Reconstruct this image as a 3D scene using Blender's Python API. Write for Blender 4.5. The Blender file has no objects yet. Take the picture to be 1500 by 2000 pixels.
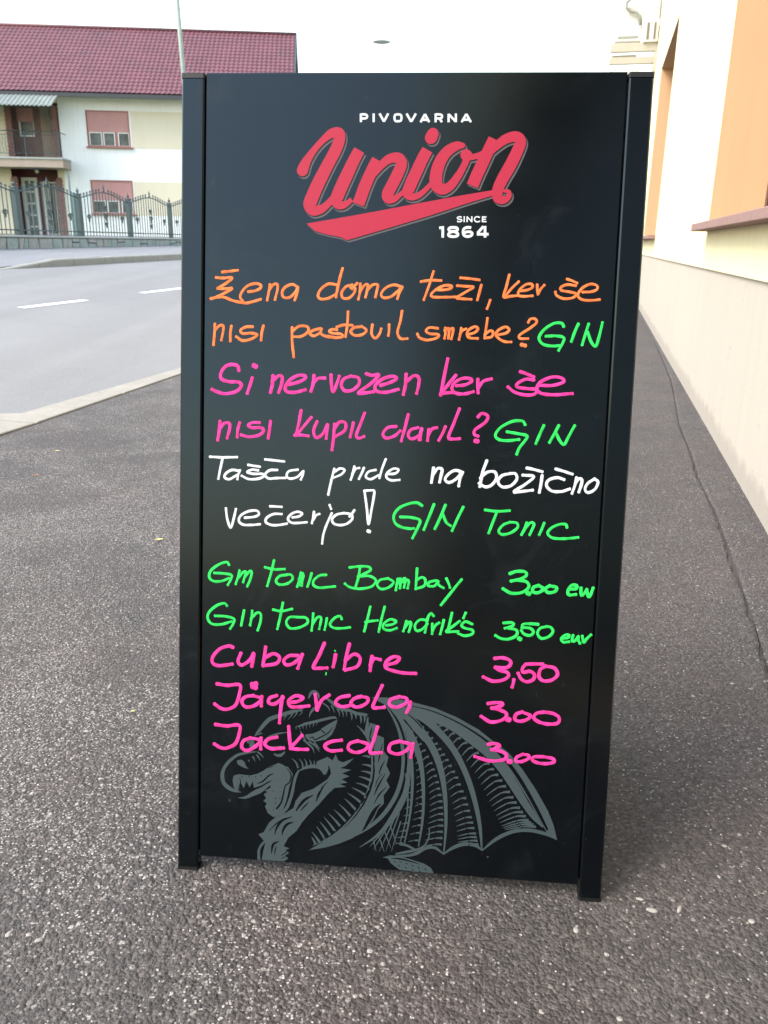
import bpy, math, random
from mathutils import Vector, Matrix
random.seed(7)
V = Vector
S = bpy.context.scene
COL = S.collection

# ------------------------------------------------------------------ camera
F_PX, PITCH, ROLL, EYE = 1597.5, math.radians(18.2235), math.radians(0.8348), 1.0
FW = V((0, math.cos(PITCH), -math.sin(PITCH)))
UP0 = V((0, math.sin(PITCH), math.cos(PITCH)))
RT = V((1, 0, 0)) * math.cos(ROLL) + UP0 * math.sin(ROLL)
UP = V((-1, 0, 0)) * math.sin(ROLL) + UP0 * math.cos(ROLL)
CAM = V((0, 0, EYE))
cam = bpy.data.cameras.new('camera')
cam.sensor_fit = 'VERTICAL'; cam.sensor_height = 36.0
cam.lens = 36.0 * F_PX / 2000.0
cam.clip_start = 0.02; cam.clip_end = 3000
cam.dof.use_dof = True; cam.dof.focus_distance = 1.45; cam.dof.aperture_fstop = 12.0
co = bpy.data.objects.new('camera', cam); COL.objects.link(co)
M4 = Matrix.Identity(4)
for i, ax in enumerate((RT, UP, -FW)):
    for j in range(3): M4[j][i] = ax[j]
M4.translation = CAM
co.matrix_world = M4
S.camera = co

# ------------------------------------------------------------------ sky, sun, exposure
SUN_EL, SUN_AZ = math.radians(48), math.radians(-112)      # azimuth clockwise from +Y: soft light from the left
w = bpy.data.worlds.new('World'); S.world = w; w.use_nodes = True
nt = w.node_tree; nt.nodes.clear()
sk = nt.nodes.new('ShaderNodeTexSky'); sk.sky_type = 'NISHITA'; sk.sun_disc = False
sk.sun_elevation = SUN_EL; sk.sun_rotation = SUN_AZ; sk.air_density = 2.0; sk.dust_density = 2.6; sk.ozone_density = 1.0; sk.altitude = 300
hs = nt.nodes.new('ShaderNodeHueSaturation'); hs.inputs['Saturation'].default_value = 0.80
bgn = nt.nodes.new('ShaderNodeBackground'); bgn.inputs['Strength'].default_value = 0.15
wo = nt.nodes.new('ShaderNodeOutputWorld')
nt.links.new(sk.outputs[0], hs.inputs['Color']); nt.links.new(hs.outputs[0], bgn.inputs[0]); nt.links.new(bgn.outputs[0], wo.inputs[0])
sl = bpy.data.lights.new('sun', 'SUN'); sl.energy = 1.3; sl.angle = math.radians(30); sl.color = (1.0, 0.965, 0.92)
so = bpy.data.objects.new('sun', sl); COL.objects.link(so)
sd = V((math.sin(SUN_AZ) * math.cos(SUN_EL), math.cos(SUN_AZ) * math.cos(SUN_EL), math.sin(SUN_EL)))
so.location = (0, 0, 30); so.rotation_euler = sd.to_track_quat('Z', 'Y').to_euler()
S.view_settings.view_transform = 'Standard'; S.view_settings.look = 'None'
S.view_settings.gamma = 1.0; S.view_settings.use_curve_mapping = False
S.view_settings.exposure = 1.66
S.render.film_transparent = False

# ------------------------------------------------------------------ placing helpers
def ray(x, y):
    return FW + RT * ((x - 750) / F_PX) - UP * ((y - 1000) / F_PX)
def hit(x, y, p, n):
    d = ray(x, y); return CAM + d * ((p - CAM).dot(n) / d.dot(n))
Z = V((0, 0, 1))
def gr(x, y, z=0.0): return hit(x, y, V((0, 0, z)), Z)
def at(x, y, D):
    d = ray(x, y); return CAM + d * (D / d.y)
YAW = math.radians(14)
A = V((math.sin(YAW), math.cos(YAW), 0)); B = V((math.cos(YAW), -math.sin(YAW), 0))   # street: along / to the right
def st(s, t, z=0.0): return B * s + A * t + Z * z                                      # street coordinates -> world

class Fr:
    def __init__(f, o, x, y, z): f.o, f.x, f.y, f.z = V(o), V(x), V(y), V(z)
    def __call__(f, a, b, c): return f.o + f.x * a + f.y * b + f.z * c
WORLD = Fr((0, 0, 0), (1, 0, 0), (0, 1, 0), (0, 0, 1))

class MB:
    """collects faces; build() links them as ONE mesh object"""
    def __init__(s, fr=WORLD): s.v = []; s.f = []; s.fr = fr
    def add(s, vs, fs):
        o = len(s.v); s.v += [s.fr(*p) for p in vs]; s.f += [tuple(i + o for i in f) for f in fs]
    def box(s, x0, x1, y0, y1, z0, z1):
        s.add([(x, y, z) for z in (z0, z1) for y in (y0, y1) for x in (x0, x1)],
              [(0, 2, 3, 1), (4, 5, 7, 6), (0, 1, 5, 4), (2, 6, 7, 3), (0, 4, 6, 2), (1, 3, 7, 5)])
    def cbox(s, x0, x1, y0, y1, z0, z1, c):
        """box whose y0 face is chamfered all round by c"""
        s.add([(x0, y1, z0), (x1, y1, z0), (x1, y1, z1), (x0, y1, z1),
               (x0, y0 + c, z0), (x1, y0 + c, z0), (x1, y0 + c, z1), (x0, y0 + c, z1),
               (x0 + c, y0, z0 + c), (x1 - c, y0, z0 + c), (x1 - c, y0, z1 - c), (x0 + c, y0, z1 - c)],
              [(0, 1, 2, 3), (0, 4, 5, 1), (1, 5, 6, 2), (2, 6, 7, 3), (3, 7, 4, 0),
               (4, 8, 9, 5), (5, 9, 10, 6), (6, 10, 11, 7), (7, 11, 8, 4), (8, 11, 10, 9)])
    def prism(s, poly, z0, z1):
        n = len(poly)
        s.add([(x, y, z0) for x, y in poly] + [(x, y, z1) for x, y in poly],
              [tuple(range(n))[::-1], tuple(range(n, 2 * n))] + [(i, (i + 1) % n, n + (i + 1) % n, n + i) for i in range(n)])
    def tube(s, pts, r, n=8, r2=None):
        pts = [V(s.fr(*p)) if s.fr is not WORLD else V(p) for p in pts]
        rings = []
        for i, p in enumerate(pts):
            d = (pts[min(i + 1, len(pts) - 1)] - pts[max(i - 1, 0)]).normalized()
            a = d.cross(V((0.13, 0.21, 0.97)) if abs(d.z) < .9 else V((1, 0.1, 0))).normalized(); b = d.cross(a)
            rr = r if r2 is None else r + (r2 - r) * i / (len(pts) - 1)
            rings.append([p + (a * math.cos(2 * math.pi * k / n) + b * math.sin(2 * math.pi * k / n)) * rr for k in range(n)])
        o = len(s.v)
        for q in rings: s.v += q
        for i in range(len(rings) - 1):
            for k in range(n):
                s.f.append((o + i * n + k, o + i * n + (k + 1) % n, o + (i + 1) * n + (k + 1) % n, o + (i + 1) * n + k))
        s.f.append(tuple(o + k for k in range(n))[::-1]); s.f.append(tuple(o + (len(rings) - 1) * n + k for k in range(n)))
    def lathe(s, c, prof, n=12):
        """profile [(r,z)] about a vertical axis through c (frame coordinates)"""
        o = len(s.v)
        for r, z in prof:
            for k in range(n):
                s.v.append(s.fr(c[0] + r * math.cos(2 * math.pi * k / n), c[1] + r * math.sin(2 * math.pi * k / n), c[2] + z))
        for i in range(len(prof) - 1):
            for k in range(n):
                s.f.append((o + i * n + k, o + i * n + (k + 1) % n, o + (i + 1) * n + (k + 1) % n, o + (i + 1) * n + k))
        s.f.append(tuple(o + k for k in range(n))[::-1]); s.f.append(tuple(o + (len(prof) - 1) * n + k for k in range(n)))
    def build(s, name, mat, parent=None, smooth=False, loc=None):
        off = root_loc(parent) if parent else V((0, 0, 0))
        if loc is not None and parent is None: off = V(loc)
        me = bpy.data.meshes.new(name)
        me.from_pydata([tuple(V(p) - off) for p in s.v], [], s.f)
        me.materials.append(mat); me.validate(); me.update()
        if smooth:
            for p in me.polygons: p.use_smooth = True
        o = bpy.data.objects.new(name, me); COL.objects.link(o)
        if parent: o.parent = parent
        else: o.location = off
        return o
def root_loc(o):
    l = V(o.location)
    while o.parent: o = o.parent; l += V(o.location)
    return l
def tag(o, label=None, cat=None, group=None, kind=None):
    if label: o['label'] = label
    if cat: o['category'] = cat
    if group: o['group'] = group
    if kind: o['kind'] = kind
    return o
def empty(name, loc):
    o = bpy.data.objects.new(name, None); COL.objects.link(o); o.location = loc; o.empty_display_size = .1
    return o
def share(src, name, loc, parent):
    o = bpy.data.objects.new(name, src.data); COL.objects.link(o); o.parent = parent; o.location = V(loc); return o
def copy_tree(o, loc):
    c = o.copy(); COL.objects.link(c); c.location = loc
    for ch in list(o.children):
        d = ch.copy(); COL.objects.link(d); d.parent = c
        for g in list(ch.children):
            e = g.copy(); COL.objects.link(e); e.parent = d
    return c

# ------------------------------------------------------------------ materials
class NT:
    def __init__(s, name):
        s.m = bpy.data.materials.new(name); s.m.use_nodes = True; s.t = s.m.node_tree; s.b = s.t.nodes['Principled BSDF']
        s.tc = s.t.nodes.new('ShaderNodeTexCoord')
    def n(s, typ, **kw):
        q = s.t.nodes.new(typ)
        for k, v in kw.items():
            if k in q.inputs: q.inputs[k].default_value = v
            else: setattr(q, k, v)
        return q
    def l(s, a, b): s.t.links.new(a, b)
    def noise(s, scale, detail=3, rough=.55, vec=None, dist=0):
        q = s.n('ShaderNodeTexNoise'); q.inputs['Scale'].default_value = scale; q.inputs['Detail'].default_value = detail
        q.inputs['Roughness'].default_value = rough; q.inputs['Distortion'].default_value = dist
        s.l(vec or s.tc.outputs['Object'], q.inputs['Vector']); return q.outputs['Fac']
    def ramp(s, fac, stops):
        q = s.n('ShaderNodeValToRGB'); e = q.color_ramp.elements
        while len(e) < len(stops): e.new(.5)
        for i, (p, c) in enumerate(stops):
            e[i].position = p; e[i].color = (c[0], c[1], c[2], 1) if not isinstance(c, (int, float)) else (c, c, c, 1)
        s.l(fac, q.inputs[0]); return q.outputs[0]
    def mix(s, f, a, b, mode='MIX'):
        q = s.n('ShaderNodeMix'); q.data_type = 'RGBA'; q.blend_type = mode
        for sock, v in ((q.inputs[0], f), (q.inputs[6], a), (q.inputs[7], b)):
            if isinstance(v, (int, float)): sock.default_value = v
            elif isinstance(v, (tuple, list)): sock.default_value = (v[0], v[1], v[2], 1)
            else: s.l(v, sock)
        return q.outputs[2]
    def math(s, op, a, b=0.0):
        q = s.n('ShaderNodeMath'); q.operation = op
        for sock, v in ((q.inputs[0], a), (q.inputs[1], b)):
            if isinstance(v, (int, float)): sock.default_value = v
            else: s.l(v, sock)
        return q.outputs[0]
    def bump(s, h, dist, strength=1.0, prev=None):
        q = s.n('ShaderNodeBump'); q.inputs['Strength'].default_value = strength; q.inputs['Distance'].default_value = dist
        s.l(h, q.inputs['Height'])
        if prev: s.l(prev, q.inputs['Normal'])
        return q.outputs[0]
    def out(s, color=None, rough=None, normal=None, spec=None, metal=None):
        for k, v in (('Base Color', color), ('Roughness', rough), ('Normal', normal), ('Specular IOR Level', spec), ('Metallic', metal)):
            if v is None: continue
            if isinstance(v, (int, float)): s.b.inputs[k].default_value = v
            elif isinstance(v, (tuple, list)): s.b.inputs[k].default_value = (v[0], v[1], v[2], 1)
            else: s.l(v, s.b.inputs[k])
        return s.m

def painted(name, c, rough=.6, var=.12, scale=2.0, fine=60, bumpd=.0006, spec=.5, dirt=None):
    t = NT(name)
    a = t.noise(scale, 5, .6); b = t.noise(fine, 3)
    dark = tuple(x * (1 - var) for x in c); lite = tuple(min(1, x * (1 + var * .5)) for x in c)
    col = t.ramp(a, [(.3, dark), (.7, lite)])
    col = t.mix(.35, col, t.ramp(b, [(.35, tuple(x * (1 - var) for x in c)), (.65, lite)]))
    if dirt:
        col = t.mix(t.ramp(t.noise(dirt[1], 6, .7), [(.52, 0), (.75, dirt[2])]), col, dirt[0])
    return t.out(col, rough, t.bump(b, bumpd), spec)

def asphalt_near(name):
    t = NT(name); O = t.tc.outputs['Object']
    wv = t.n('ShaderNodeTexNoise'); wv.inputs['Scale'].default_value = 90; t.l(O, wv.inputs['Vector'])
    warp = t.n('ShaderNodeVectorMath'); warp.operation = 'MULTIPLY_ADD'
    t.l(wv.outputs['Color'], warp.inputs[0]); warp.inputs[1].default_value = (.004, .004, .004); t.l(O, warp.inputs[2])
    def vor(scale, feat='F1'):
        q = t.n('ShaderNodeTexVoronoi'); q.feature = feat; q.inputs['Scale'].default_value = scale
        t.l(warp.outputs[0], q.inputs['Vector']); return q
    v1 = vor(165); v2 = vor(230); v3 = vor(105)
    sep = t.n('ShaderNodeSeparateColor'); t.l(v1.outputs['Color'], sep.inputs[0])
    sep2 = t.n('ShaderNodeSeparateColor'); t.l(v2.outputs['Color'], sep2.inputs[0])
    sep3 = t.n('ShaderNodeSeparateColor'); t.l(v3.outputs['Color'], sep3.inputs[0])
    big = t.noise(1.3, 4, .6); mid = t.noise(7, 4, .6); worn = t.noise(2.2, 6, .62, dist=.6)
    base = t.ramp(big, [(.3, (.046, .0385, .037)), (.55, (.068, .0575, .055)), (.75, (.091, .079, .074))])
    base = t.mix(.45, base, t.ramp(mid, [(.3, (.041, .036, .034)), (.7, (.082, .069, .064))]))
    base = t.mix(t.ramp(t.noise(1.9, 3, .5, dist=.3), [(.42, 0), (.62, .5)]), base, (.078, .057, .052))
    # aggregate tints
    agg = t.ramp(sep.outputs[0], [(0, .62), (.5, .95), (.8, 1.25), (1, 1.7)])
    col = t.mix(1.0, base, agg, 'MULTIPLY')
    # pale worn chips, more of them on the street side
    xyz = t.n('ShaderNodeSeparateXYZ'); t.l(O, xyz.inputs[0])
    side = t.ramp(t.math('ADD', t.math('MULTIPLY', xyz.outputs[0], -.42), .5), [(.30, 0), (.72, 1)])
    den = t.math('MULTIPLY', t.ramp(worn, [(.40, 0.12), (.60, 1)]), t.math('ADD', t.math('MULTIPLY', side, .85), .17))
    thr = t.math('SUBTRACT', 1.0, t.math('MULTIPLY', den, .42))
    chip = t.math('GREATER_THAN', sep2.outputs[1], thr)
    inner = t.math('LESS_THAN', v2.outputs['Distance'], .50)
    chip = t.math('MULTIPLY', chip, inner)
    chipc = t.ramp(sep2.outputs[2], [(0, (.125, .11, .105)), (.55, (.24, .215, .20)), (1, (.54, .49, .455))])
    col = t.mix(chip, col, chipc)
    chip3 = t.math('MULTIPLY', t.math('GREATER_THAN', sep3.outputs[0], t.math('SUBTRACT', 1.0, t.math('MULTIPLY', den, .13))), t.math('LESS_THAN', v3.outputs['Distance'], .42))
    col = t.mix(chip3, col, t.ramp(sep3.outputs[1], [(0, (.15, .132, .122)), (1, (.36, .325, .30))]))
    pit = t.ramp(t.noise(210, 2), [(.36, .35), (.46, 1)])
    col = t.mix(.8, col, t.mix(1.0, col, pit, 'MULTIPLY'))
    h = t.math('ADD', t.math('MULTIPLY', v1.outputs['Distance'], -.8), t.math('MULTIPLY', t.noise(260, 3), .9))
    h = t.math('ADD', h, t.math('MULTIPLY', v3.outputs['Distance'], -.5))
    nb = t.bump(h, .0045, .9, t.bump(mid, .006))
    return t.out(col, t.ramp(t.noise(140, 2), [(.3, .55), (.7, .9)]), nb, .5)

def asphalt_far(name, lo, hi, fine=55):
    t = NT(name)
    big = t.noise(.35, 4, .6, dist=.4); f = t.noise(fine, 4, .7); st_ = t.noise(1.7, 5, .6)
    col = t.ramp(big, [(.3, lo), (.7, hi)])
    col = t.mix(.4, col, t.ramp(st_, [(.3, lo), (.7, hi)]))
    col = t.mix(.25, col, t.ramp(f, [(.35, tuple(x * .6 for x in lo)), (.65, tuple(min(1, x * 1.3) for x in hi))]))
    mp = t.n('ShaderNodeMapping'); mp.inputs['Rotation'].default_value = (0, 0, math.radians(14)); mp.inputs['Scale'].default_value = (1.3, .06, 1); t.l(t.tc.outputs['Object'], mp.inputs[0])
    col = t.mix(t.ramp(t.noise(1.0, 3, .5, mp.outputs[0]), [(.40, .28), (.60, 0)]), col, tuple(x * .72 for x in lo))
    col = t.mix(t.ramp(t.noise(1.1, 6, .75, dist=1.5), [(.66, 0), (.72, .3)]), col, tuple(x * .6 for x in lo))
    return t.out(col, .9, t.bump(f, .002, .6), .25)

def concrete(name, c, var=.18, scale=3.0):
    t = NT(name)
    a = t.noise(scale, 6, .65); f = t.noise(80, 4, .7); sp = t.noise(22, 5, .7)
    col = t.ramp(a, [(.28, tuple(x * (1 - var) for x in c)), (.72, tuple(min(1, x * (1 + var)) for x in c))])
    col = t.mix(.4, col, t.ramp(sp, [(.3, tuple(x * .7 for x in c)), (.7, tuple(min(1, x * 1.12) for x in c))]))
    return t.out(col, .85, t.bump(f, .0015, .8, t.bump(sp, .002, .5)), .3)

def render_wall(name, c, grain=180, bumpd=.0015, streak=.10, c2=None):
    t = NT(name)
    f = t.noise(grain, 3, .6); a = t.noise(.9, 5, .6)
    mp = t.n('ShaderNodeMapping'); mp.inputs['Scale'].default_value = (5, 5, .35); t.l(t.tc.outputs['Object'], mp.inputs[0])
    s_ = t.noise(1.6, 5, .6, mp.outputs[0])
    lo = tuple(x * (1 - streak) for x in c)
    col = t.ramp(a, [(.3, lo), (.65, c)])
    col = t.mix(.5, col, t.ramp(s_, [(.3, tuple(x * (1 - streak * 1.3) for x in c)), (.6, c)]))
    sp = t.ramp(t.noise(9, 6, .75), [(.63, 0), (.72, .6)])
    col = t.mix(sp, col, c2 or tuple(x * .72 for x in c))
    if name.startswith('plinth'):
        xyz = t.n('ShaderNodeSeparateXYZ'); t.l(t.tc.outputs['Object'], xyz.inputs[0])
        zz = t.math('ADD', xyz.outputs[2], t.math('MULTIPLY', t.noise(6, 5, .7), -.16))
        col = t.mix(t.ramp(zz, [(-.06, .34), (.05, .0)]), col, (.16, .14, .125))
    return t.out(col, .9, t.bump(f, bumpd, .8), .25)

def board_black(name):
    t = NT(name)
    a = t.noise(3.5, 5, .6, dist=1.2)
    mp = t.n('ShaderNodeMapping'); mp.inputs['Rotation'].default_value = (0, .5, .4); mp.inputs['Scale'].default_value = (2, 9, 2); t.l(t.tc.outputs['Object'], mp.inputs[0])
    s_ = t.noise(3, 6, .7, mp.outputs[0], dist=.8)
    dust = t.ramp(t.noise(420, 2), [(.60, 0), (.72, .35)])
    sm = t.math('MULTIPLY', t.ramp(s_, [(.56, 0), (.75, 1)]), .11)
    col = t.mix(sm, (.0004, .0006, .0011), (.030, .036, .044))
    col = t.mix(t.math('MULTIPLY', t.ramp(a, [(.55, 0), (.8, 1)]), .06), col, (.04, .04, .045))
    col = t.mix(t.math('MULTIPLY', dust, .03), col, (.3, .3, .3))
    ro = t.math('ADD', t.ramp(a, [(.3, .17), (.7, .22)]), t.math('MULTIPLY', sm, .8))
    t.b.inputs['Specular Tint'].default_value = (.66, .85, 1.0, 1)
    xyz = t.n('ShaderNodeSeparateXYZ'); t.l(t.tc.outputs['Object'], xyz.inputs[0])
    low = t.ramp(xyz.outputs[2], [(0.0, 1), (.30, 0)])
    spk = t.math('MULTIPLY', t.ramp(t.noise(75, 3, .7), [(.70, 0), (.74, 1)]), low)
    col = t.mix(t.math('MULTIPLY', spk, .5), col, (.16, .15, .14))
    scr = t.n('ShaderNodeMapping'); scr.inputs['Rotation'].default_value = (.3, .9, .2); scr.inputs['Scale'].default_value = (60, 60, 2.5); t.l(t.tc.outputs['Object'], scr.inputs[0])
    col = t.mix(t.math('MULTIPLY', t.ramp(t.noise(3, 4, .6, scr.outputs[0]), [(.70, 0), (.76, 1)]), .10), col, (.12, .13, .14))
    return t.out(col, ro, t.bump(t.noise(500, 2), .00002, .4), .42)

def plain(name, c, rough=.6, metal=0.0, spec=.5, fine=300, var=.06):
    t = NT(name)
    f = t.noise(fine, 3)
    col = t.ramp(f, [(.3, tuple(x * (1 - var) for x in c)), (.7, tuple(min(1, x * (1 + var)) for x in c))])
    return t.out(col, rough, None, spec, metal)

M = {}
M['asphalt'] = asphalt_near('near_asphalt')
M['road'] = asphalt_far('road_asphalt', (.19, .187, .190), (.232, .228, .231))
M['farwalk'] = asphalt_far('far_pavement_asphalt', (.19, .192, .204), (.235, .237, .25))
M['crack'] = plain('crack_dirt', (.052, .045, .042), .95, fine=90, var=.4)
M['kerb_near'] = concrete('pale_kerb_concrete', (.285, .262, .232))
M['kerb_far'] = concrete('far_kerb_concrete', (.29, .28, .255))
M['line'] = painted('road_paint', (.78, .79, .80), .6, .1, 4, 70, .0006)
M['plinth'] = render_wall('plinth_render', (.44, .39, .335), 70, .003, .08, (.22, .20, .18))
M['cream'] = render_wall('yellow_cream_render', (.74, .66, .43), 260, .0018, .07, (.66, .56, .34))
M['orange'] = render_wall('orange_render', (.62, .385, .215), 260, .0022, .06, (.6, .35, .16))
M['sill'] = concrete('brown_sill_stone', (.27, .165, .145), .2, 40)
M['brownframe'] = painted('brown_window_frame', (.085, .035, .028), .4, .15, 6, 80)
M['chip'] = plain('pale_stone_chip', (.27, .245, .225), .8, fine=120, var=.25)
M['board'] = board_black('satin_black_board')
M['frame'] = board_black('satin_black_frame')
M['cap'] = plain('black_plastic', (.004, .004, .005), .5, spec=.4)
M['inkO'] = plain('orange_chalk_ink', (.80, .165, .045), .75, spec=.25, var=.28, fine=95)
M['inkP'] = plain('pink_chalk_ink', (.72, .035, .25), .75, spec=.25, var=.28, fine=95)
M['inkG'] = plain('green_chalk_ink', (.022, .56, .088), .75, spec=.25, var=.28, fine=95)
M['inkW'] = plain('white_chalk_ink', (.62, .63, .66), .75, spec=.25, var=.18, fine=95)
M['printR'] = plain('red_print', (.36, .012, .040), .55, spec=.3, var=.03)
M['printS'] = plain('grey_shadow_print', (.085, .075, .088), .6, spec=.3, var=.03)
M['printW'] = plain('white_print', (.55, .57, .59), .55, spec=.3, var=.02)
M['printD'] = plain('slate_grey_print', (.036, .052, .058), .6, spec=.3, var=.04)
M['printK'] = plain('black_print', (.003, .0035, .004), .5, spec=.3, var=.04)
M['lawn'] = painted('lawn', (.07, .10, .04), .9, .5, 3, 40, .01)
M['hill'] = painted('wooded_hill', (.075, .105, .085), .95, .45, .02, .25, .5)
M['house_white'] = render_wall('house_white_render', (.80, .81, .85), 40, .003, .10, (.5, .52, .52))
M['house_cream'] = render_wall('house_cream_paint', (.66, .60, .49), 40, .003, .06, (.52, .48, .4))
M['roof'] = painted('red_roof_tile', (.135, .040, .052), .55, .3, 1.2, 12, .004, .5, ((.08, .036, .042), .9, .6))
M['fascia'] = painted('dark_gutter', (.04, .045, .055), .5, .2)
M['shutter'] = painted('pink_red_shutter', (.50, .26, .26), .6, .12)
M['pframe'] = painted('red_brown_frame', (.30, .13, .12), .55, .15)
M['wframe'] = painted('white_sash', (.80, .82, .82), .5, .08)
M['glass'] = plain('dark_glass', (.075, .09, .095), .2, spec=.35, fine=3, var=.5)
M['curtain'] = plain('grey_curtain', (.20, .22, .22), .9, fine=9, var=.3)
M['brick'] = painted('red_brick', (.28, .14, .13), .85, .35, 9, 60, .003)
M['brickwall'] = painted('brown_brick_infill', (.24, .15, .145), .85, .3, 7, 50, .003)
M['tan'] = painted('tan_render', (.40, .32, .27), .85, .15)
M['darkred'] = painted('dark_red_paint', (.12, .03, .038), .6, .25)
M['iron'] = painted('green_grey_iron', (.038, .068, .078), .5, .25, 4, 50, .0005)
M['ironteal'] = painted('teal_iron', (.085, .155, .16), .5, .2, 4, 50, .0005)
M['stone'] = concrete('grey_wall_stone', (.30, .345, .335), .3, 5)
M['stone2'] = concrete('grey_wall_stone_warm', (.33, .335, .325), .3, 6)
M['mortar'] = concrete('wall_mortar', (.13, .135, .13), .2)
M['coping'] = concrete('coping_stone', (.38, .395, .39), .15)
M['awning'] = painted('weathered_awning_sheet', (.20, .225, .21), .7, .3, 3, 30, .002)
M['pole'] = painted('weathered_lamp_post', (.28, .325, .29), .7, .18, 5)
M['white_metal'] = painted('white_metal', (.74, .74, .70), .5, .06)
M['ac_metal'] = painted('ac_casing', (.58, .57, .53), .55, .06)
M['cream_plastic'] = painted('cream_bracket_paint', (.40, .37, .31), .5, .1, 6)
M['lamp_head'] = painted('lamp_head_paint', (.50, .51, .51), .5, .08)
M['greyplastic'] = painted('grey_pipe_insulation', (.25, .26, .24), .7, .15, 8)
M['fan'] = plain('dark_fan_grille', (.15, .13, .11), .6)
M['bulb'] = plain('milk_glass', (.8, .8, .78), .25)
M['leafY'] = plain('dry_yellow_leaf', (.50, .42, .19), .8, fine=60, var=.3)
M['leafB'] = plain('dry_brown_leaf', (.28, .13, .06), .8, fine=60, var=.3)
def holed(mb, x0, x1, z0, z1, holes):
    """wall face at y=0 with rectangular openings (hx0,hx1,hz0,hz1)"""
    xs = sorted({x0, x1, *[h[0] for h in holes], *[h[1] for h in holes]}); zs = sorted({z0, z1, *[h[2] for h in holes], *[h[3] for h in holes]})
    xs = [x for x in xs if x0 <= x <= x1]; zs = [q for q in zs if z0 <= q <= z1]
    for i in range(len(xs) - 1):
        for j in range(len(zs) - 1):
            cx, cz = (xs[i] + xs[i + 1]) / 2, (zs[j] + zs[j + 1]) / 2
            if any(h[0] < cx < h[1] and h[2] < cz < h[3] for h in holes): continue
            mb.add([(xs[i], 0, zs[j]), (xs[i + 1], 0, zs[j]), (xs[i + 1], 0, zs[j + 1]), (xs[i], 0, zs[j + 1])], [(0, 1, 2, 3)])
def reveal(mb, h, d):
    a, b, c, e = h
    mb.add([(a, 0, c), (a, 0, e), (a, d, e), (a, d, c)], [(0, 1, 2, 3)])
    mb.add([(b, 0, c), (b, 0, e), (b, d, e), (b, d, c)], [(3, 2, 1, 0)])
    mb.add([(a, 0, e), (b, 0, e), (b, d, e), (a, d, e)], [(0, 1, 2, 3)])
    mb.add([(a, 0, c), (b, 0, c), (b, d, c), (a, d, c)], [(3, 2, 1, 0)])
def rim(mb, a, b, c, e, y0, y1, t):
    """rectangular frame of four butted bars"""
    mb.box(a, b, y0, y1, e - t, e); mb.box(a, b, y0, y1, c, c + t)
    mb.box(a, a + t, y0, y1, c + t, e - t); mb.box(b - t, b, y0, y1, c + t, e - t)

def S_(p): return p.dot(B)
def T_(p): return p.dot(A)

# ================================================================== ground, pavement, road
g = MB(); g.add([(-500, -500, -.25), (500, -500, -.25), (500, 900, -.25), (-500, 900, -.25)], [(0, 1, 2, 3)])
tag(g.build('ground', M['lawn']), kind='structure')

hl = MB(); nseg = 140
for i in range(nseg + 1):
    a_ = math.radians(-110 + 220 * i / nseg)
    R1, R2 = 330, 420
    h_ = 15 + 7 * math.sin(i * .11 + 1) + 4 * math.sin(i * .31) + 2.0 * math.sin(i * .83) + random.Random(i).uniform(-.9, .9)
    for r_, z_ in ((R1 - 60, -1), (R1, h_ * .55), (R2, h_), (R2 + 80, -1)): hl.v.append(V((r_ * math.sin(a_), r_ * math.cos(a_), z_)))
for i in range(nseg):
    for k in range(3): hl.f.append((i * 4 + k, i * 4 + k + 1, (i + 1) * 4 + k + 1, (i + 1) * 4 + k))
tag(hl.build('hills', M['hill'], None, True), kind='structure')

WS = .680                                     # wall plane (plinth face) in street coordinates
ck = [gr(x, y) for x, y in ((1256, 628), (1285, 680), (1311, 742), (1326, 827), (1349, 886), (1366, 939), (1397, 1001), (1416, 1053), (1428, 1088), (1445, 1140), (1470, 1210), (1500, 1310), (1530, 1420))]
ckst = sorted([(T_(p), S_(p)) for p in ck])
def crack_s(t):
    if t <= ckst[0][0]: return ckst[0][1] + (t - ckst[0][0]) * .02
    if t >= ckst[-1][0]: return WS - .05
    for (a, b), (c, d) in zip(ckst, ckst[1:]):
        if a <= t <= c: return b + (d - b) * (t - a) / (c - a)
def kerb_in(t): return -2.99 - .05 * max(0, min(t, 9) - 3.6) - (0.0 if t > 3.4 else (3.4 - max(t, 0)) * .02)
rnd = random.Random(3)
ts = [-8, -4, -2, -1]
t = -1
while t < 6: t += .018 + rnd.random() * .03; ts.append(t)
while t < 16: t += .12 + rnd.random() * .1; ts.append(t)
ts += [20, 30, 60, 140]
pv = MB(); fl = MB(); sp = MB(); prevw = 0
rows = []
j1 = j2 = 0
for t in ts:
    j1 = j1 * .5 + rnd.uniform(-.0022, .0022); j2 = j2 * .5 + rnd.uniform(-.0035, .0035)
    gap = max(.002, (.0025 if t < 2.3 else .006) - max(0, t - 4.6) * .003)
    if rnd.random() < .09 and t < 5: j1 -= .006
    c = crack_s(t)
    rows.append((t, kerb_in(t), c - gap / 2 + j1, c + gap / 2 + abs(j2) * .6))
def band(mb, cols, zs):
    n = len(cols[0][1]); o = len(mb.v)
    for t, ss in cols:
        for s, z in zip(ss, zs): mb.v.append(st(s, t, z))
    for i in range(len(cols) - 1):
        for k in range(n - 1):
            mb.f.append((o + i * n + k, o + i * n + k + 1, o + (i + 1) * n + k + 1, o + (i + 1) * n + k))
band(pv, [(r[0], (r[1], -1.5, r[2] - .008, r[2], r[2])) for r in rows], (0, 0, 0, -.0035, -.012))
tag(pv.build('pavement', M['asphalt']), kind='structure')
band(sp, [(r[0], (r[3], r[3] + .001, r[3] + .012, WS + .02)) for r in rows if r[0] < 17], (-.010, -.0035, .0015, .007))
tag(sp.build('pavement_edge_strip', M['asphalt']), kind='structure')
band(fl, [(r[0], (r[2] - .05, r[3] + .05)) for r in rows], (-.009, -.009))
tag(fl.build('crack_floor', M['crack']), kind='structure')

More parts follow.
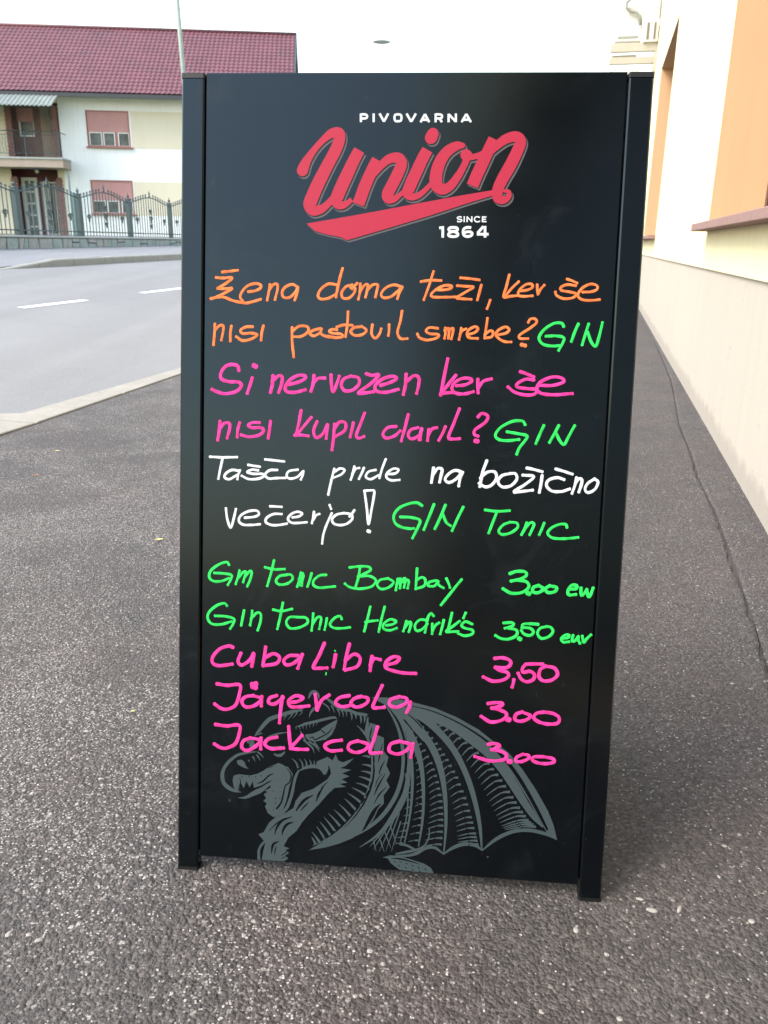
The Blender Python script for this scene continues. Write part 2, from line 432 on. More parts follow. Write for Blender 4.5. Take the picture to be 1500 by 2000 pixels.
# near kerb: flush pale stones
kb = empty('kerb', (0, 0, 0)); tag(kb, kind='structure')
t = -7.0; k = 0
while t < 40:
    L = .99
    m = MB()
    a0, a1 = t + .004, t + L
    z1 = .006 + rnd.uniform(-.001, .001)
    if a1 < 4.15: so_ = -3.29
    else: so_ = -3.25
    q = [st(kerb_in(a0) - .002, a0), st(kerb_in(a1) - .002, a1), st(so_ - (.05 if a1 > 9 else 0) - .0, a1), st(so_, a0)]
    n = [V((p.x, p.y, -.12)) for p in q] + [V((p.x, p.y, z1)) for p in q]
    c = sum(n[4:], V()) / 4
    top = [V((p.x, p.y, z1 + .004)) + (c - p) * .04 for p in n[4:]]
    for p in top: p.z = z1 + .004
    m.add([tuple(p) for p in n + top], [(0, 1, 5, 4), (1, 2, 6, 5), (2, 3, 7, 6), (3, 0, 4, 7), (4, 5, 9, 8), (5, 6, 10, 9), (6, 7, 11, 10), (7, 4, 8, 11), (8, 9, 10, 11)])
    m.build('kerb_stone', M['kerb_near'], kb)
    t += L + .003; k += 1
m = MB()
pp = [st(-3.27, 4.16), st(-3.6, 4.02), st(-4.6, 3.2), st(-5.6, 1.0), st(-5.6, -3), st(-3.27, -3)]
vs = [(p.x, p.y, .0 if i in (0, 5) else .004) for i, p in enumerate(pp)]
m.add(vs + [(x, y, -.14) for x, y, z in vs], [(5, 4, 3, 2, 1, 0)] + [(i, (i + 1) % 6, 6 + (i + 1) % 6, 6 + i) for i in range(6)])
m.build('crossing_slab', M['kerb_near'], kb)

# road, rising gently to the far side
KL, KR = gr(0, 527, .48), gr(350, 507, .56)
tL, tR, sL, sR = T_(KL), T_(KR), S_(KL), S_(KR)
def zf(t): return max(.38, min(.66, .48 + .08 * (t - tL) / (tR - tL)))
def sf(t): return sL + (sR - sL) * max(-1, min(2.5, (t - tL) / (tR - tL)))
RN = -3.22
def road_z(s, t):
    u = (s - RN) / (sf(t) - RN); return -.012 + (zf(t) + .012) * max(0, u)
rd = MB(); rt = [-60, -30, -15, -8, -4] + [i * 1.0 for i in range(0, 45)] + [50, 60, 80, 120, 160]
o = 0; NU = 12
for t in rt:
    for i in range(NU + 1):
        u = i / NU; s = RN + (sf(t) - .06 - RN) * u; rd.v.append(st(s, t, road_z(s, t)))
for i in range(len(rt) - 1):
    for k in range(NU): rd.f.append((i * (NU + 1) + k, (i + 1) * (NU + 1) + k, (i + 1) * (NU + 1) + k + 1, i * (NU + 1) + k + 1))
road = tag(rd.build('road', M['road']), kind='structure')
def on_road(x, y):
    z = .2
    for i in range(40):
        p = gr(x, y, z); z = z * .5 + .5 * road_z(S_(p), T_(p))
    return p
d0, d1, d2 = on_road(35, 601), on_road(172, 587), on_road(263, 571)
per = T_(d2) - T_(d0); Ld = T_(d1) - T_(d0)
for k in range(-2, 12):
    t0 = T_(d0) + per * k; m = MB(); ss = (S_(d0) + S_(d1)) / 2 - .03 * k * .9
    vs = []
    for tt in (t0, t0 + Ld / 2, t0 + Ld):
        for s in (ss - .055, ss + .055): vs.append(tuple(st(s, tt, road_z(s, tt) + .004)))
    m.add(vs, [(0, 1, 3, 2), (2, 3, 5, 4)])
    m.build('road_marking', M['line'], road)
# small patch of darker bitumen repair is only a stain: left to the material

# far kerb
fk = empty('far_kerb', (0, 0, 0)); tag(fk, kind='structure')
tk0 = None
def kh(t):                                   # kerb height above the road, dropped at the driveway
    ta = T_(gr(20, 526, .485)); tb = T_(gr(92, 520, .5))
    return .012 + .118 * max(0, min(1, (t - ta) / (tb - ta)))
t = tL - 12
while t < 60:
    L = 1.0
    ns = 4; m = MB(); m.v = []
    for i in range(ns + 1):
        tt = t + .008 + (L - .016) * i / ns; h = kh(tt); s0 = sf(tt); z0 = zf(tt)
        e = rnd.uniform(-.004, .004) if i in (0, ns) else 0
        for (s, z) in ((s0, -.1), (s0 - .003 + e, h - .02), (s0 - .022, h + e), (s0 - .15, h + .004 + e), (s0 - .15, -.1)):
            m.v.append(st(s, tt, z0 + z))
    for i in range(ns):
        for k in range(4): m.f.append((i * 5 + k, i * 5 + k + 1, (i + 1) * 5 + k + 1, (i + 1) * 5 + k))
    m.f.append((0, 1, 2, 3, 4)); m.f.append(tuple(ns * 5 + k for k in (4, 3, 2, 1, 0)))
    m.build('kerb_stone', M['kerb_far'], fk)
    t += L

# fence line
PA, PB = at(168, 461, 20.4), at(342, 465, 25.0)
FD = V((PB.x - PA.x, PB.y - PA.y, 0)).normalized(); FN = V((-FD.y, FD.x, 0))      # FN: into the garden
WT = 1.045                                                                          # top of the stone wall
FF = Fr((PA.x, PA.y, 0), FD, FN, Z)
aB = (PB - PA).dot(FD); SPC = aB / 2
def walk_z(a): return .775 + .07 * max(-.6, min(1.6, (a + 3) / 9))
sw = MB(); cols = []
for a in [-40, -20, -12] + [-9 + i * .75 for i in range(28)] + [20, 30, 60]:
    P = FF(a, 0, 0); t = T_(P)
    # nearest kerb back edge at the same street position
    s0 = sf(t) - .14; k0 = st(s0, t, zf(t) + kh(t) + .004)
    P1 = FF(a, .05, walk_z(a))
    cols.append((P1, k0))
for P1, k0 in cols:
    for i in range(5): sw.v.append(P1.lerp(k0, i / 4))
for i in range(len(cols) - 1):
    for k in range(4): sw.f.append((i * 5 + k, i * 5 + k + 1, (i + 1) * 5 + k + 1, (i + 1) * 5 + k))
tag(sw.build('far_pavement', M['farwalk']), kind='structure')
lw = MB()
lw.add([tuple(FF(a, b, .86)) for a, b in ((-300, .1), (400, .1), (400, 400), (-300, 400))], [(0, 1, 2, 3)])
tag(lw.build('garden_lawn', M['lawn']), kind='structure')

# ================================================================== stone garden wall
gw = empty('garden_wall', FF(0, 0, .8)); tag(gw, 'low wall clad in grey-green irregular stone under the iron fence', 'wall')
m = MB(FF); m.box(-9.5, 16, .045, .30, .2, WT - .045); m.build('wall_core', M['mortar'], gw)
a = -9.4
while a < 15.9:
    L = rnd.uniform(.24, .52); sl0 = rnd.uniform(-.05, .05)
    zb = walk_z(a) - .03; zt = WT - .055
    def stone(poly, d):
        n = len(poly); c = (sum(p[0] for p in poly) / n, sum(p[1] for p in poly) / n)
        mm = MB(FF); ins = [(c[0] + (x - c[0]) * .93, c[1] + (z - c[1]) * .9) for x, z in poly]
        mm.add([(x, .05, z) for x, z in poly] + [(x, .008 - d, z) for x, z in poly] + [(x, -.008 - d, z) for x, z in ins],
               [(i, (i + 1) % n, n + (i + 1) % n, n + i) for i in range(n)] + [(n + i, n + (i + 1) % n, 2 * n + (i + 1) % n, 2 * n + i) for i in range(n)] + [tuple(range(2 * n, 3 * n))])
        mm.build('stone', M[rnd.choice(['stone', 'stone', 'stone2'])], gw)
    x0, x1 = a, a + L - .022; q = rnd.random()
    if a > 15.5: break
    sl1 = rnd.uniform(-.05, .05)
    if q < .45: stone([(x0, zb), (x1, zb), (x1 + sl1, zt), (x0 + sl0 * .0, zt)] if True else 0, rnd.uniform(0, .012))
    elif q < .75:
        zm = zb + (zt - zb) * rnd.uniform(.4, .65); e = rnd.uniform(-.04, .04)
        stone([(x0, zb), (x1, zb), (x1, zm - e), (x0, zm + e)], rnd.uniform(0, .012))
        stone([(x0, zm + e + .02), (x1, zm - e + .02), (x1 + max(0, sl1) * 0, zt), (x0, zt)], rnd.uniform(0, .012))
    else:
        xm = x0 + (x1 - x0) * rnd.uniform(.35, .65)
        stone([(x0, zb), (xm - .06, zb), (xm + .04, zt), (x0, zt)], rnd.uniform(0, .012))
        stone([(xm - .04, zb), (x1, zb), (x1, zt), (xm + .06, zt)], rnd.uniform(0, .012))
    a += L + (max(0, sl1) if q < .45 else 0)
a = -9.5
while a < 16:
    m = MB(FF); e = rnd.uniform(-.006, .006)
    m.cbox(a + .004, a + .996, -.035 + e, .34, WT - .045, WT + e * .5, .008); m.build('coping_stone', M['coping'], gw); a += 1.0

# ================================================================== wrought iron fence
fe = empty('iron_fence', FF(0, .12, WT)); tag(fe, 'wrought iron fence with arched panels and scrolls on the low stone wall', 'fence')
FY = .12; H0 = .92; RISE = .17
def arch(u): return WT + H0 - .06 + RISE * math.sin(math.pi * max(0, min(1, u))) ** 1.6 if True else 0
npan = list(range(-3, 6))
bar_src = None
pm = MB(FF); pm.box(-.05, .05, FY - .05, FY + .05, WT, WT + H0)
post = pm.build('post', M['iron'], fe)
fm = MB(FF); fm.lathe((0, FY, WT + H0), [(.055, 0), (.06, .015), (.03, .03), (.018, .05), (.036, .075), (.036, .095), (.012, .125), (.003, .18)], 8)
fin = fm.build('finial', M['iron'], post)
bm_ = MB(FF); bm_.box(-.007, .007, FY - .007, FY + .007, 0, 1.0)
for k in npan:
    if k != 0:
        p2 = share(post, 'post', FD * (SPC * k), fe); f2 = share(fin, 'finial', (0, 0, 0), p2)
    a0 = SPC * k; a1 = a0 + SPC
    tr = MB(FF); n = 22
    tr.tube([(a0 + SPC * i / n, FY, arch(i / n)) for i in range(n + 1)], .014, 6); tr.build('top_rail', M['iron'], fe)
    br = MB(FF); br.box(a0 + .05, a1 - .05, FY - .012, FY + .012, WT + .09, WT + .115); br.build('bottom_rail', M['iron'], fe)
    b2 = MB(FF); b2.box(a0 + .05, a1 - .05, FY - .012, FY + .012, WT + .006, WT + .022); b2.build('bottom_rail', M['iron'], fe)
    for i in range(1, 17):
        u = i / 17; m = MB(FF); m.box(a0 + SPC * u - .009, a0 + SPC * u + .009, FY - .007, FY + .007, WT + .022, arch(u) - .006)
        m.build('bar', M['iron'], fe)
    # scrolls riding on the top rail
    for i in range(1, 17):
        u = i / 17
        if abs(u - .5) < .035: continue
        sc = MB(FF); c = a0 + SPC * u; z = arch(u) + .058; d = -1 if u < .5 else 1
        sc.tube([(c + d * .042 * math.cos(q) * (1 - .1 * j), FY, z + .042 * math.sin(q) * (1 - .1 * j)) for j, q in enumerate([-1.6, -1.0, -.3, .5, 1.2, 2.0, 2.8, 3.6, 4.1])], .0115, 5)
        sc.build('scroll', M['iron'], fe)
    # palmette ornaments inside the panel
    for uc, zc, r in ((.5, .46, .085), (.5, .66, .065), (.5, .28, .06), (.17, .42, .075), (.83, .42, .075)):
        sc = MB(FF); c = a0 + SPC * uc; z = WT + zc
        for sg in (-1, 1):
            sc.tube([(c + sg * r * q[0], FY - .012, z + r * q[1]) for q in ((0, -1), (.35, -.2), (.9, .1), (1.05, .6), (.7, .9), (.4, .6))], .012, 5)
        sc.box(c - .022, c + .022, FY - .024, FY + .0, z - r * 1.1, z + r * 1.1)
        sc.build('ornament', M['iron'], fe)
    cf = MB(FF); cf.lathe((a0 + SPC / 2, FY, arch(.5)), [(.012, 0), (.03, .04), (.012, .07), (.03, .09), (.02, .11), (.003, .19)], 8); cf.build('finial', M['iron'], fe)

# teal gate post behind the dark post, a little taller
gp = empty('gate_post', FF(.12, .35, .86)); tag(gp, 'slim teal metal post standing just behind the dark fence post', 'post')
P = FF(.18, .4, 0)
m = MB(FF); m.box(.12, .20, .30, .38, .86, 2.02); m.build('post_shaft', M['ironteal'], gp)
m = MB(FF); m.box(.145, .175, .39, .42, .86, 2.42); m.build('stake', M['ironteal'], gp)

# ================================================================== lamp posts
def lamp_post(name, label, base, top, r0, r1, mat, headdir, arm):
    e = empty(name, base); tag(e, label, 'street lamp', 'street lamps beyond the road')
    m = MB(); m.tube([base, base.lerp(top, .3), base.lerp(top, .6), top], r0, 12, r1); m.build('pole', mat, e, True)
    m = MB(); m.tube([base, base + V((0, 0, .35))], r0 * 1.25, 12); m.build('base_sleeve', mat, e, True)
    hd = top + headdir * arm + V((0, 0, .12))
    m = MB(); m.tube([top, top + headdir * arm * .4 + V((0, 0, .1)), hd], r1 * .7, 8); m.build('arm', mat, e, True)
    return e, hd
pb = at(358, 140, 24.0); pt = at(346, 0, 24.0)
dv = (pt - pb).normalized(); base = pb - dv * ((pb.z - .8) / dv.z); top = pb + dv * ((8.2 - pb.z) / dv.z)
e, hd = lamp_post('street_lamp', 'tall weathered grey-green street lamp post leaning left, rising behind the left frame of the chalkboard', base, top, .075, .05, M['pole'], V((1, -.2, 0)).normalized(), 1.2)
m = MB(Fr(hd, (1, -.2, 0), (.2, 1, 0), (0, 0, 1))); m.prism([(-.1, -.1), (.5, -.13), (.62, 0), (.5, .13), (-.1, .1)], -.05, .06); m.build('lamp_head', M['greyplastic'], e)
# pale luminaire showing as a thin dark sliver above the board
hc = at(745, 82, 34.0)
e = empty('street_lamp', (hc.x + .05, hc.y + .3, .8)); tag(e, 'far white street lamp, its flat head a thin grey sliver in the sky', 'street lamp', 'street lamps beyond the road')
m = MB(); m.tube([V((hc.x + .05, hc.y + .3, .8)), V((hc.x + .05, hc.y + .3, hc.z + .12))], .022, 10, .018); m.build('pole', M['white_metal'], e, True)
m = MB(); n = 10
m.lathe((hc.x, hc.y, hc.z), [(.02, .05), (.20, .036), (.31, .012), (.33, -.006), (.30, -.010), (.05, .012)], 20); m.build('lamp_head', M['lamp_head'], e, True)

# ================================================================== house across the road
HD = 38.5; HY = math.radians(4.47)
HX = V((math.cos(HY), math.sin(HY), 0)); HN = V((-math.sin(HY), math.cos(HY), 0))
F0 = at(172, 285, HD); HF = Fr((F0.x, F0.y, 0), HX, HN, Z)
def hp(x, y, off=0.0):
    p = hit(x, y, HF(0, off, 0), HN) - HF.o; return p.dot(HX), p.z
def HXr(x, y=285, off=0): return hp(x, y, off)[0]
GZ = .86
hs_ = empty('house', HF(0, 0, GZ)); tag(hs_, 'two-storey white house with red tiled roof and pink roller shutters across the road', 'house')
EOV, ROFF = -.65, 4.8
eL = hp(0, 176, EOV); eR = hp(352, 187, EOV); rR = hp(578, 70, ROFF); rL = hp(60, 53, ROFF)
ze = (eL[1] + eR[1]) / 2; zr = (rR[1] + rL[1]) / 2; uR = rR[0]; uL = hp(-260, 60, ROFF)[0]
# openings on the facade
def rect(x0, y0, x1, y1, off=0): 
    a = hp(x0, (y0 + y1) / 2, off)[0]; b = hp(x1, (y0 + y1) / 2, off)[0]; c = hp((x0 + x1) / 2, y1, off)[1]; d = hp((x0 + x1) / 2, y0, off)[1]; return (a, b, c, d)
w1 = rect(169, 216, 253, 287); w2 = rect(179, 352, 261, 418)
lg = rect(14, 200, 117, 309); en = rect(28, 328, 118, 452); en = (en[0], en[1], GZ + .02, en[3])
zc_ = ze - .03
m = MB(HF); holed(m, lg[1], uR - .3, GZ, zc_, [w1, w2, (lg[1], en[1], GZ, en[3])] if en[1] > lg[1] else [w1, w2])
m.add([(uR - .3, 0, GZ), (uR - .3, 9.6 - .6, GZ), (uR - .3, 9.0, zc_), (uR - .3, ROFF, zr - .12), (uR - .3, 0, zc_)], [(0, 1, 2, 3, 4)])
m.add([(uR - .3, 9.0, GZ), (uL + .3, 9.0, GZ), (uL + .3, 9.0, zc_), (uR - .3, 9.0, zc_)], [(0, 1, 2, 3)])
m.add([(uL + .3, 0, GZ), (uL + .3, 9.0, GZ), (uL + .3, 9.0, zc_), (uL + .3, ROFF, zr - .12), (uL + .3, 0, zc_)], [(4, 3, 2, 1, 0)])
m.build('wall', M['house_white'], hs_)
m = MB(HF); holed(m, uL + .3, lg[1], GZ, zc_, [lg, (en[0], min(en[1], lg[1]), GZ, en[3])]); m.build('wall', M['house_cream'], hs_)
# painted cream bands beside the windows
for (x0, y0, x1, y1) in ((256, 217, 470, 290), (263, 355, 470, 421)):
    r_ = rect(x0, y0, x1, y1); r_ = (r_[0], uR - .31, hp(x0, y1)[1], hp(x0, y0)[1]); m = MB(HF); m.box(r_[0], r_[1], -.006, .004, r_[2], r_[3]); m.build('painted_band', M['house_cream'], hs_)
# roof
sv = V((0, ROFF - EOV, zr - ze)); sl_ = sv.length; pitch = sv / sl_; nrm = V((0, -pitch.z, pitch.y))
rows_ = 19; rl = sl_ / rows_; WV = .205; nw = int((uR - uL) / WV) + 1
r1 = MB(HF); prof = [0, .008, .024, .031, .024, .008]
NX = nw * 6 + 1
us = [uR - (i / 6) * WV for i in range(NX)]
for j in range(rows_):
    for (q, hh) in ((j * rl, .020), ((j + 1) * rl - .004, .0)):
        for i, u in enumerate(us):
            p = V((u, EOV, ze)) + pitch * q + nrm * (prof[i % 6] + hh + .02); r1.v.append(HF(*p))
for j in range(2 * rows_ - 1):
    for i in range(NX - 1): r1.f.append((j * NX + i, (j + 1) * NX + i, (j + 1) * NX + i + 1, j * NX + i + 1))
tag(r1.build('roof_tiles', M['roof'], hs_), kind='stuff')
m = MB(HF); bk = V((0, 2 * ROFF - EOV, ze))
m.add([(uR, ROFF, zr), (us[-1], ROFF, zr), (us[-1], 2 * ROFF - EOV, ze), (uR, 2 * ROFF - EOV, ze)], [(0, 1, 2, 3)])
m.add([(uR, EOV, ze), (us[-1], EOV, ze), (us[-1], ROFF, zr), (uR, ROFF, zr)], [(3, 2, 1, 0)])
m.build('roof', M['roof'], hs_)
m = MB(HF); m.tube([(us[-1], ROFF, zr + .06), (uR + .02, ROFF, zr + .06)], .085, 8); m.build('ridge_cap', M['roof'], hs_, True)
for sgn in (0, 1):
    m = MB(HF); y0, y1 = (EOV, ROFF) if sgn == 0 else (2 * ROFF - EOV, ROFF)
    m.add([(uR + d, y, z + q) for d in (-.04, .04) for (y, z) in ((y0, ze), (y1, zr)) for q in (-.10, .09)], [(0, 1, 3, 2), (4, 6, 7, 5), (0, 4, 5, 1), (2, 3, 7, 6), (0, 2, 6, 4), (1, 5, 7, 3)])
    m.build('verge_board', M['fascia'], hs_)
m = MB(HF); m.box(us[-1], uR - .05, EOV - .10, EOV + .02, ze - .17, ze - .02); m.build('gutter', M['fascia'], hs_)
m = MB(HF); m.box(us[-1], uR - .05, EOV + .02, .0, ze - .10, ze - .05); m.build('soffit', M['house_cream'], hs_)
# windows
def shutter_window(w_, y_sh, panes, mull=None):
    """w_: opening; y_sh: height of the shutter's lower edge"""
    a, b, c, d = w_
    wn = MB(HF); rim(wn, a - .0, b + .0, c, d, -.015, .10, .05); wi = wn.build('window', M['pframe'], hs_)
    m = MB(HF); n = int((d - .05 - y_sh) / .05)
    for i in range(n):
        z0 = y_sh + (d - .05 - y_sh) * i / n; z1 = y_sh + (d - .05 - y_sh) * (i + 1) / n
        m.cbox(a + .052, b - .052, .02, .05, z0 + .003, z1, .006)
    m.build('roller_shutter', M['shutter'], wi)
    m = MB(HF); m.box(a + .05, b - .05, .06, .10, c + .05, y_sh + .05)
    m2 = m.build('sash_backing', M['pframe'], wi)
    for (p0, p1) in panes:
        m = MB(HF); rim(m, p0, p1, c + .03, y_sh - .005, .03, .058, .032); m.build('sash', M['wframe'], wi)
        m = MB(HF); m.box(p0 + .032, p1 - .032, .045, .0585, c + .062, y_sh - .037); m.build('pane', M['glass'], wi)
        # hem of a net curtain behind the glass shows as a paler lower strip
    m = MB(HF); m.cbox(a - .06, b + .10, -.10, .02, c - .06, c, .01); m.build('window_sill', M['pframe'], wi)
    rv = MB(HF); reveal(rv, w_, .12); rv.add([(a, .12, c), (b, .12, c), (b, .12, d), (a, .12, d)], [(0, 1, 2, 3)]); rv.build('reveal', M['darkred'], wi)
def px(xs, y): return [(HXr(x0, y), HXr(x1, y)) for x0, x1 in xs]
shutter_window(w1, hp(200, 258)[1], px([(174.5, 199), (202, 224.5), (230.5, 252.5)], 272))
shutter_window(w2, hp(200, 391.5)[1], px([(183, 207), (210, 233), (238, 260)], 404))
# loggia upstairs
a, b, c, d = lg; DP = .75
m = MB(HF); reveal(m, lg, DP); m.build('loggia_reveal', M['brickwall'], hs_)
um = HXr(71, 260)
m = MB(HF); m.add([(a, DP, c), (um, DP, c), (um, DP, d), (a, DP, d)], [(0, 1, 2, 3)]); m.build('loggia_wall', M['brickwall'], hs_)
m = MB(HF); m.add([(um, DP, c), (b, DP, c), (b, DP, d), (um, DP, d)], [(0, 1, 2, 3)]); m.build('loggia_wall', M['tan'], hs_)
lw_ = rect(37, 212, 66, 267, DP)
m = MB(HF); m.box(lw_[0], lw_[1], DP - .06, DP - .002, lw_[2], lw_[3]); wi = m.build('window', M['wframe'], hs_)
zs_ = hp(50, 238, DP)[1]
m = MB(HF); m.box(lw_[0] - .05, lw_[1] + .0, DP - .09, DP - .062, zs_, lw_[3] + .02); m.build('roller_shutter', M['shutter'], wi)
m = MB(HF); m.box(lw_[0] + .09, lw_[1] - .02, DP - .075, DP - .0615, lw_[2] + .06, zs_); m.build('pane', M['glass'], wi)
# brick pillars either side, toothed edge of proud bricks
def pillar(x0, x1, z0, z1, name='brick_pillar'):
    p = empty(name, (0, 0, 0)); p.parent = hs_; p.location = HF(x0, 0, z0) - root_loc(hs_)
    core = MB(HF); core.box(x0 + .02, x1 - .02, -.05, .2, z0, z1); core.build('pillar_core', M['mortar'], p)
    z = z0; i = 0
    while z < z1 - .04:
        h = .085
        e = .03 if i % 2 else 0
        m = MB(HF); m.cbox(x0 - e, (x0 + x1) / 2 - .006 + (.04 if i % 2 else -.04), -.075, .0, z, min(z1, z + h - .014), .006); m.build('brick', M['brick'], p)
        m = MB(HF); m.cbox((x0 + x1) / 2 + .006 + (.04 if i % 2 else -.04), x1 + e, -.075, .0, z, min(z1, z + h - .014), .006); m.build('brick', M['brick'], p)
        z += h; i += 1
def px_pillar(xa, xb, y0, y1, ym):
    pillar(HXr(xa, ym), HXr(xb, ym), hp((xa + xb) / 2, y1)[1] if y1 else GZ, hp((xa + xb) / 2, y0)[1])
px_pillar(14, 24, 206, 308, 255)
px_pillar(104.5, 113.5, 206, 308, 255)
px_pillar(27.5, 39, 345, None, 390)
px_pillar(115.5, 125.5, 347, None, 395)
# balcony slab and railing
slb = rect(-120, 309, 123, 325, -1.15)
m = MB(HF); m.box(uL + 2, slb[1], -1.15, -.002, slb[2], slb[3]); sl2 = m.build('balcony', M['tan'], hs_)
m = MB(HF); m.box(uL + 2, slb[1] + .03, -1.19, -.002, slb[3], slb[3] + .07); m.build('balcony_edge', M['coping'], sl2)
zt0 = slb[3] + .07; zr_ = hp(60, 256, -1.1)[1]
m = MB(HF)
m.tube([(uL + 2, -1.1, zr_), (slb[1] - .1, -1.1, zr_)], .018, 6); m.tube([(slb[1] - .1, -1.1, zr_), (slb[1] - .1, -.05, zr_)], .018, 6)
m.tube([(uL + 2, -1.1, zt0 + .14), (slb[1] - .1, -1.1, zt0 + .14)], .012, 6)
m.tube([(uL + 2, -1.1, zr_ - .14), (slb[1] - .1, -1.1, zr_ - .14)], .009, 6)
m.build('railing', M['iron'], sl2)
u = slb[1] - .1; i = 0
while u > slb[1] - 5.5:
    m = MB(HF)
    if i % 12 == 0: m.box(u - .025, u + .025, -1.125, -1.075, zt0, zr_ - .015)
    else: m.tube([(u + .02 * math.sin(k * 1.7 + i), -1.1, zt0 + .14 + (zr_ - zt0 - .28) * k / 5) for k in range(6)], .008, 5)
    m.build('baluster', M['iron'], sl2); u -= .115; i += 1
# corrugated awning
aw = [hp(112, 186, -.7), hp(100, 206, -1.75)]; awz = (aw[0][1], aw[1][1])
m = MB(HF); ux = aw[1][0] + .0; n = 150
for i in range(n):
    u = ux - i * .045; zz = .025 * math.sin(i * 2 * math.pi / 4)
    m.v += [HF(u, -.66, awz[0] + zz + .02), HF(u, -1.75, awz[1] + zz), HF(u, -1.75, awz[1] + zz - .02), HF(u, -.66, awz[0] + zz)]
for i in range(n - 1):
    for k in range(4): m.f.append((i * 4 + k, (i + 1) * 4 + k, (i + 1) * 4 + (k + 1) % 4, i * 4 + (k + 1) % 4))
m.build('awning', M['awning'], hs_)
m = MB(HF); m.tube([(ux - .25, -1.68, awz[1] - .04), (ux - .25, -1.1, zr_ - .1)], .02, 6); m.tube([(ux - 6, -1.68, awz[1] - .04), (ux, -1.68, awz[1] - .04)], .02, 6); m.build('awning_support', M['iron'], hs_)
# entrance
a, b, c, d = en; DE = .9
m = MB(HF); reveal(m, en, DE); m.add([(a, DE, c), (b, DE, c), (b, DE, d), (a, DE, d)], [(0, 1, 2, 3)]); m.build('entrance_recess', M['darkred'], hs_)
dr = rect(47.5, 347, 78, 452, DE)
m = MB(HF); rim(m, dr[0], dr[1], c, dr[3], DE - .08, DE - .002, .10); do = m.build('door', M['wframe'], hs_)
m = MB(HF); m.box(dr[0] + .1, dr[1] - .1, DE - .03, DE - .0022, c + .1, dr[3] - .1); m.build('door_leaf', M['curtain'], do)
nx_, nz_ = 2, 5
pw = (dr[1] - dr[0] - .2) / nx_; ph_ = (dr[3] - c - .2) / nz_
for i in range(nx_):
    for j in range(nz_):
        m = MB(HF); rim(m, dr[0] + .1 + pw * i, dr[0] + .1 + pw * (i + 1), c + .1 + ph_ * j, c + .1 + ph_ * (j + 1), DE - .055, DE - .032, .035); m.build('glazing_bar', M['wframe'], do)
gl = rect(88, 356, 116, 447, DE)
m = MB(HF); rim(m, gl[0], gl[1], c + .25, gl[3], DE - .1, DE - .06, .04); sg = m.build('side_light', M['wframe'], hs_)
m = MB(HF); m.box(gl[0] + .04, gl[1] - .04, DE - .075, DE - .0025, c + .29, gl[3] - .04); m.build('pane', M['glass'], sg)
for i in range(1, 8):
    if i in (5, 6): continue
    u = gl[0] + (gl[1] - gl[0]) * i / 8; m = MB(HF); m.box(u - .012, u + .012, DE - .13, DE - .105, c + .2, gl[3] + .05); m.build('grille_bar', M['wframe'], sg)
bp = hp(72, 334, .1)
m = MB(HF); m.lathe((bp[0], .1, bp[1] - .1), [(.01, 0), (.07, .03), (.09, .09), (.06, .16), (.03, .2)], 12); m.build('lamp_globe', M['bulb'], hs_, True)
m = MB(HF); sp_ = hp(64, 321, -1.15); m.prism([(sp_[0] - .35, -1.1), (sp_[0] + .4, -1.1), (sp_[0] + .3, -.75), (sp_[0] - .3, -.75)], slb[2] - .06, slb[2] - .003); m.build('canopy_light', M['fascia'], hs_)

# ================================================================== building on the right
RF = Fr(B * (WS - .015), A, B, Z)          # x along the street, y into the building
PF = Fr(B * WS, A, B, Z)
PZ = .868
O1 = (12.0, 15.35, 1.10, 3.72); O2 = (2.3, 6.08, 1.10, 3.72)
O3 = (-5.6, 1.15, .06, 3.72)                # added, unseen dark-glazed opening beside the viewer: darkens the board's right-hand reflection
TF, TN, TOPZ = 20.5, -7.0, 7.2
RD = hit(1493, 400, st(0, 6.08), A).dot(B) - (WS - .015)
bd = empty('building', st(WS, 6, 0)); tag(bd, 'yellow-cream rendered building with deep orange window recesses beside the pavement', 'building')
m = MB(RF); holed(m, TN, TF, PZ, TOPZ, [O1, O2, (O3[0], O3[1], PZ, O3[3])])
m.add([(O3[1], 0, PZ), (TF, 0, PZ), (TF, .1, PZ), (O3[1], .1, PZ)], [(0, 1, 2, 3)])
m.add([(TF, 0, PZ), (TF, 8, PZ), (TF, 8, TOPZ), (TF, 0, TOPZ)], [(0, 1, 2, 3)]); m.add([(TN, 0, PZ), (TN, 8, PZ), (TN, 8, TOPZ), (TN, 0, TOPZ)], [(3, 2, 1, 0)])
m.add([(TN, 0, TOPZ), (TF, 0, TOPZ), (TF, 8, TOPZ), (TN, 8, TOPZ)], [(0, 1, 2, 3)])
m.build('wall', M['cream'], bd)
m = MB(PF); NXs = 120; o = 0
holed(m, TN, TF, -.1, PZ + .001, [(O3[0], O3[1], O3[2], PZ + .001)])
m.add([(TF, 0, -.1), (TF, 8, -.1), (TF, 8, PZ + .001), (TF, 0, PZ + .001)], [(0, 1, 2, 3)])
m.build('plinth', M['plinth'], bd)
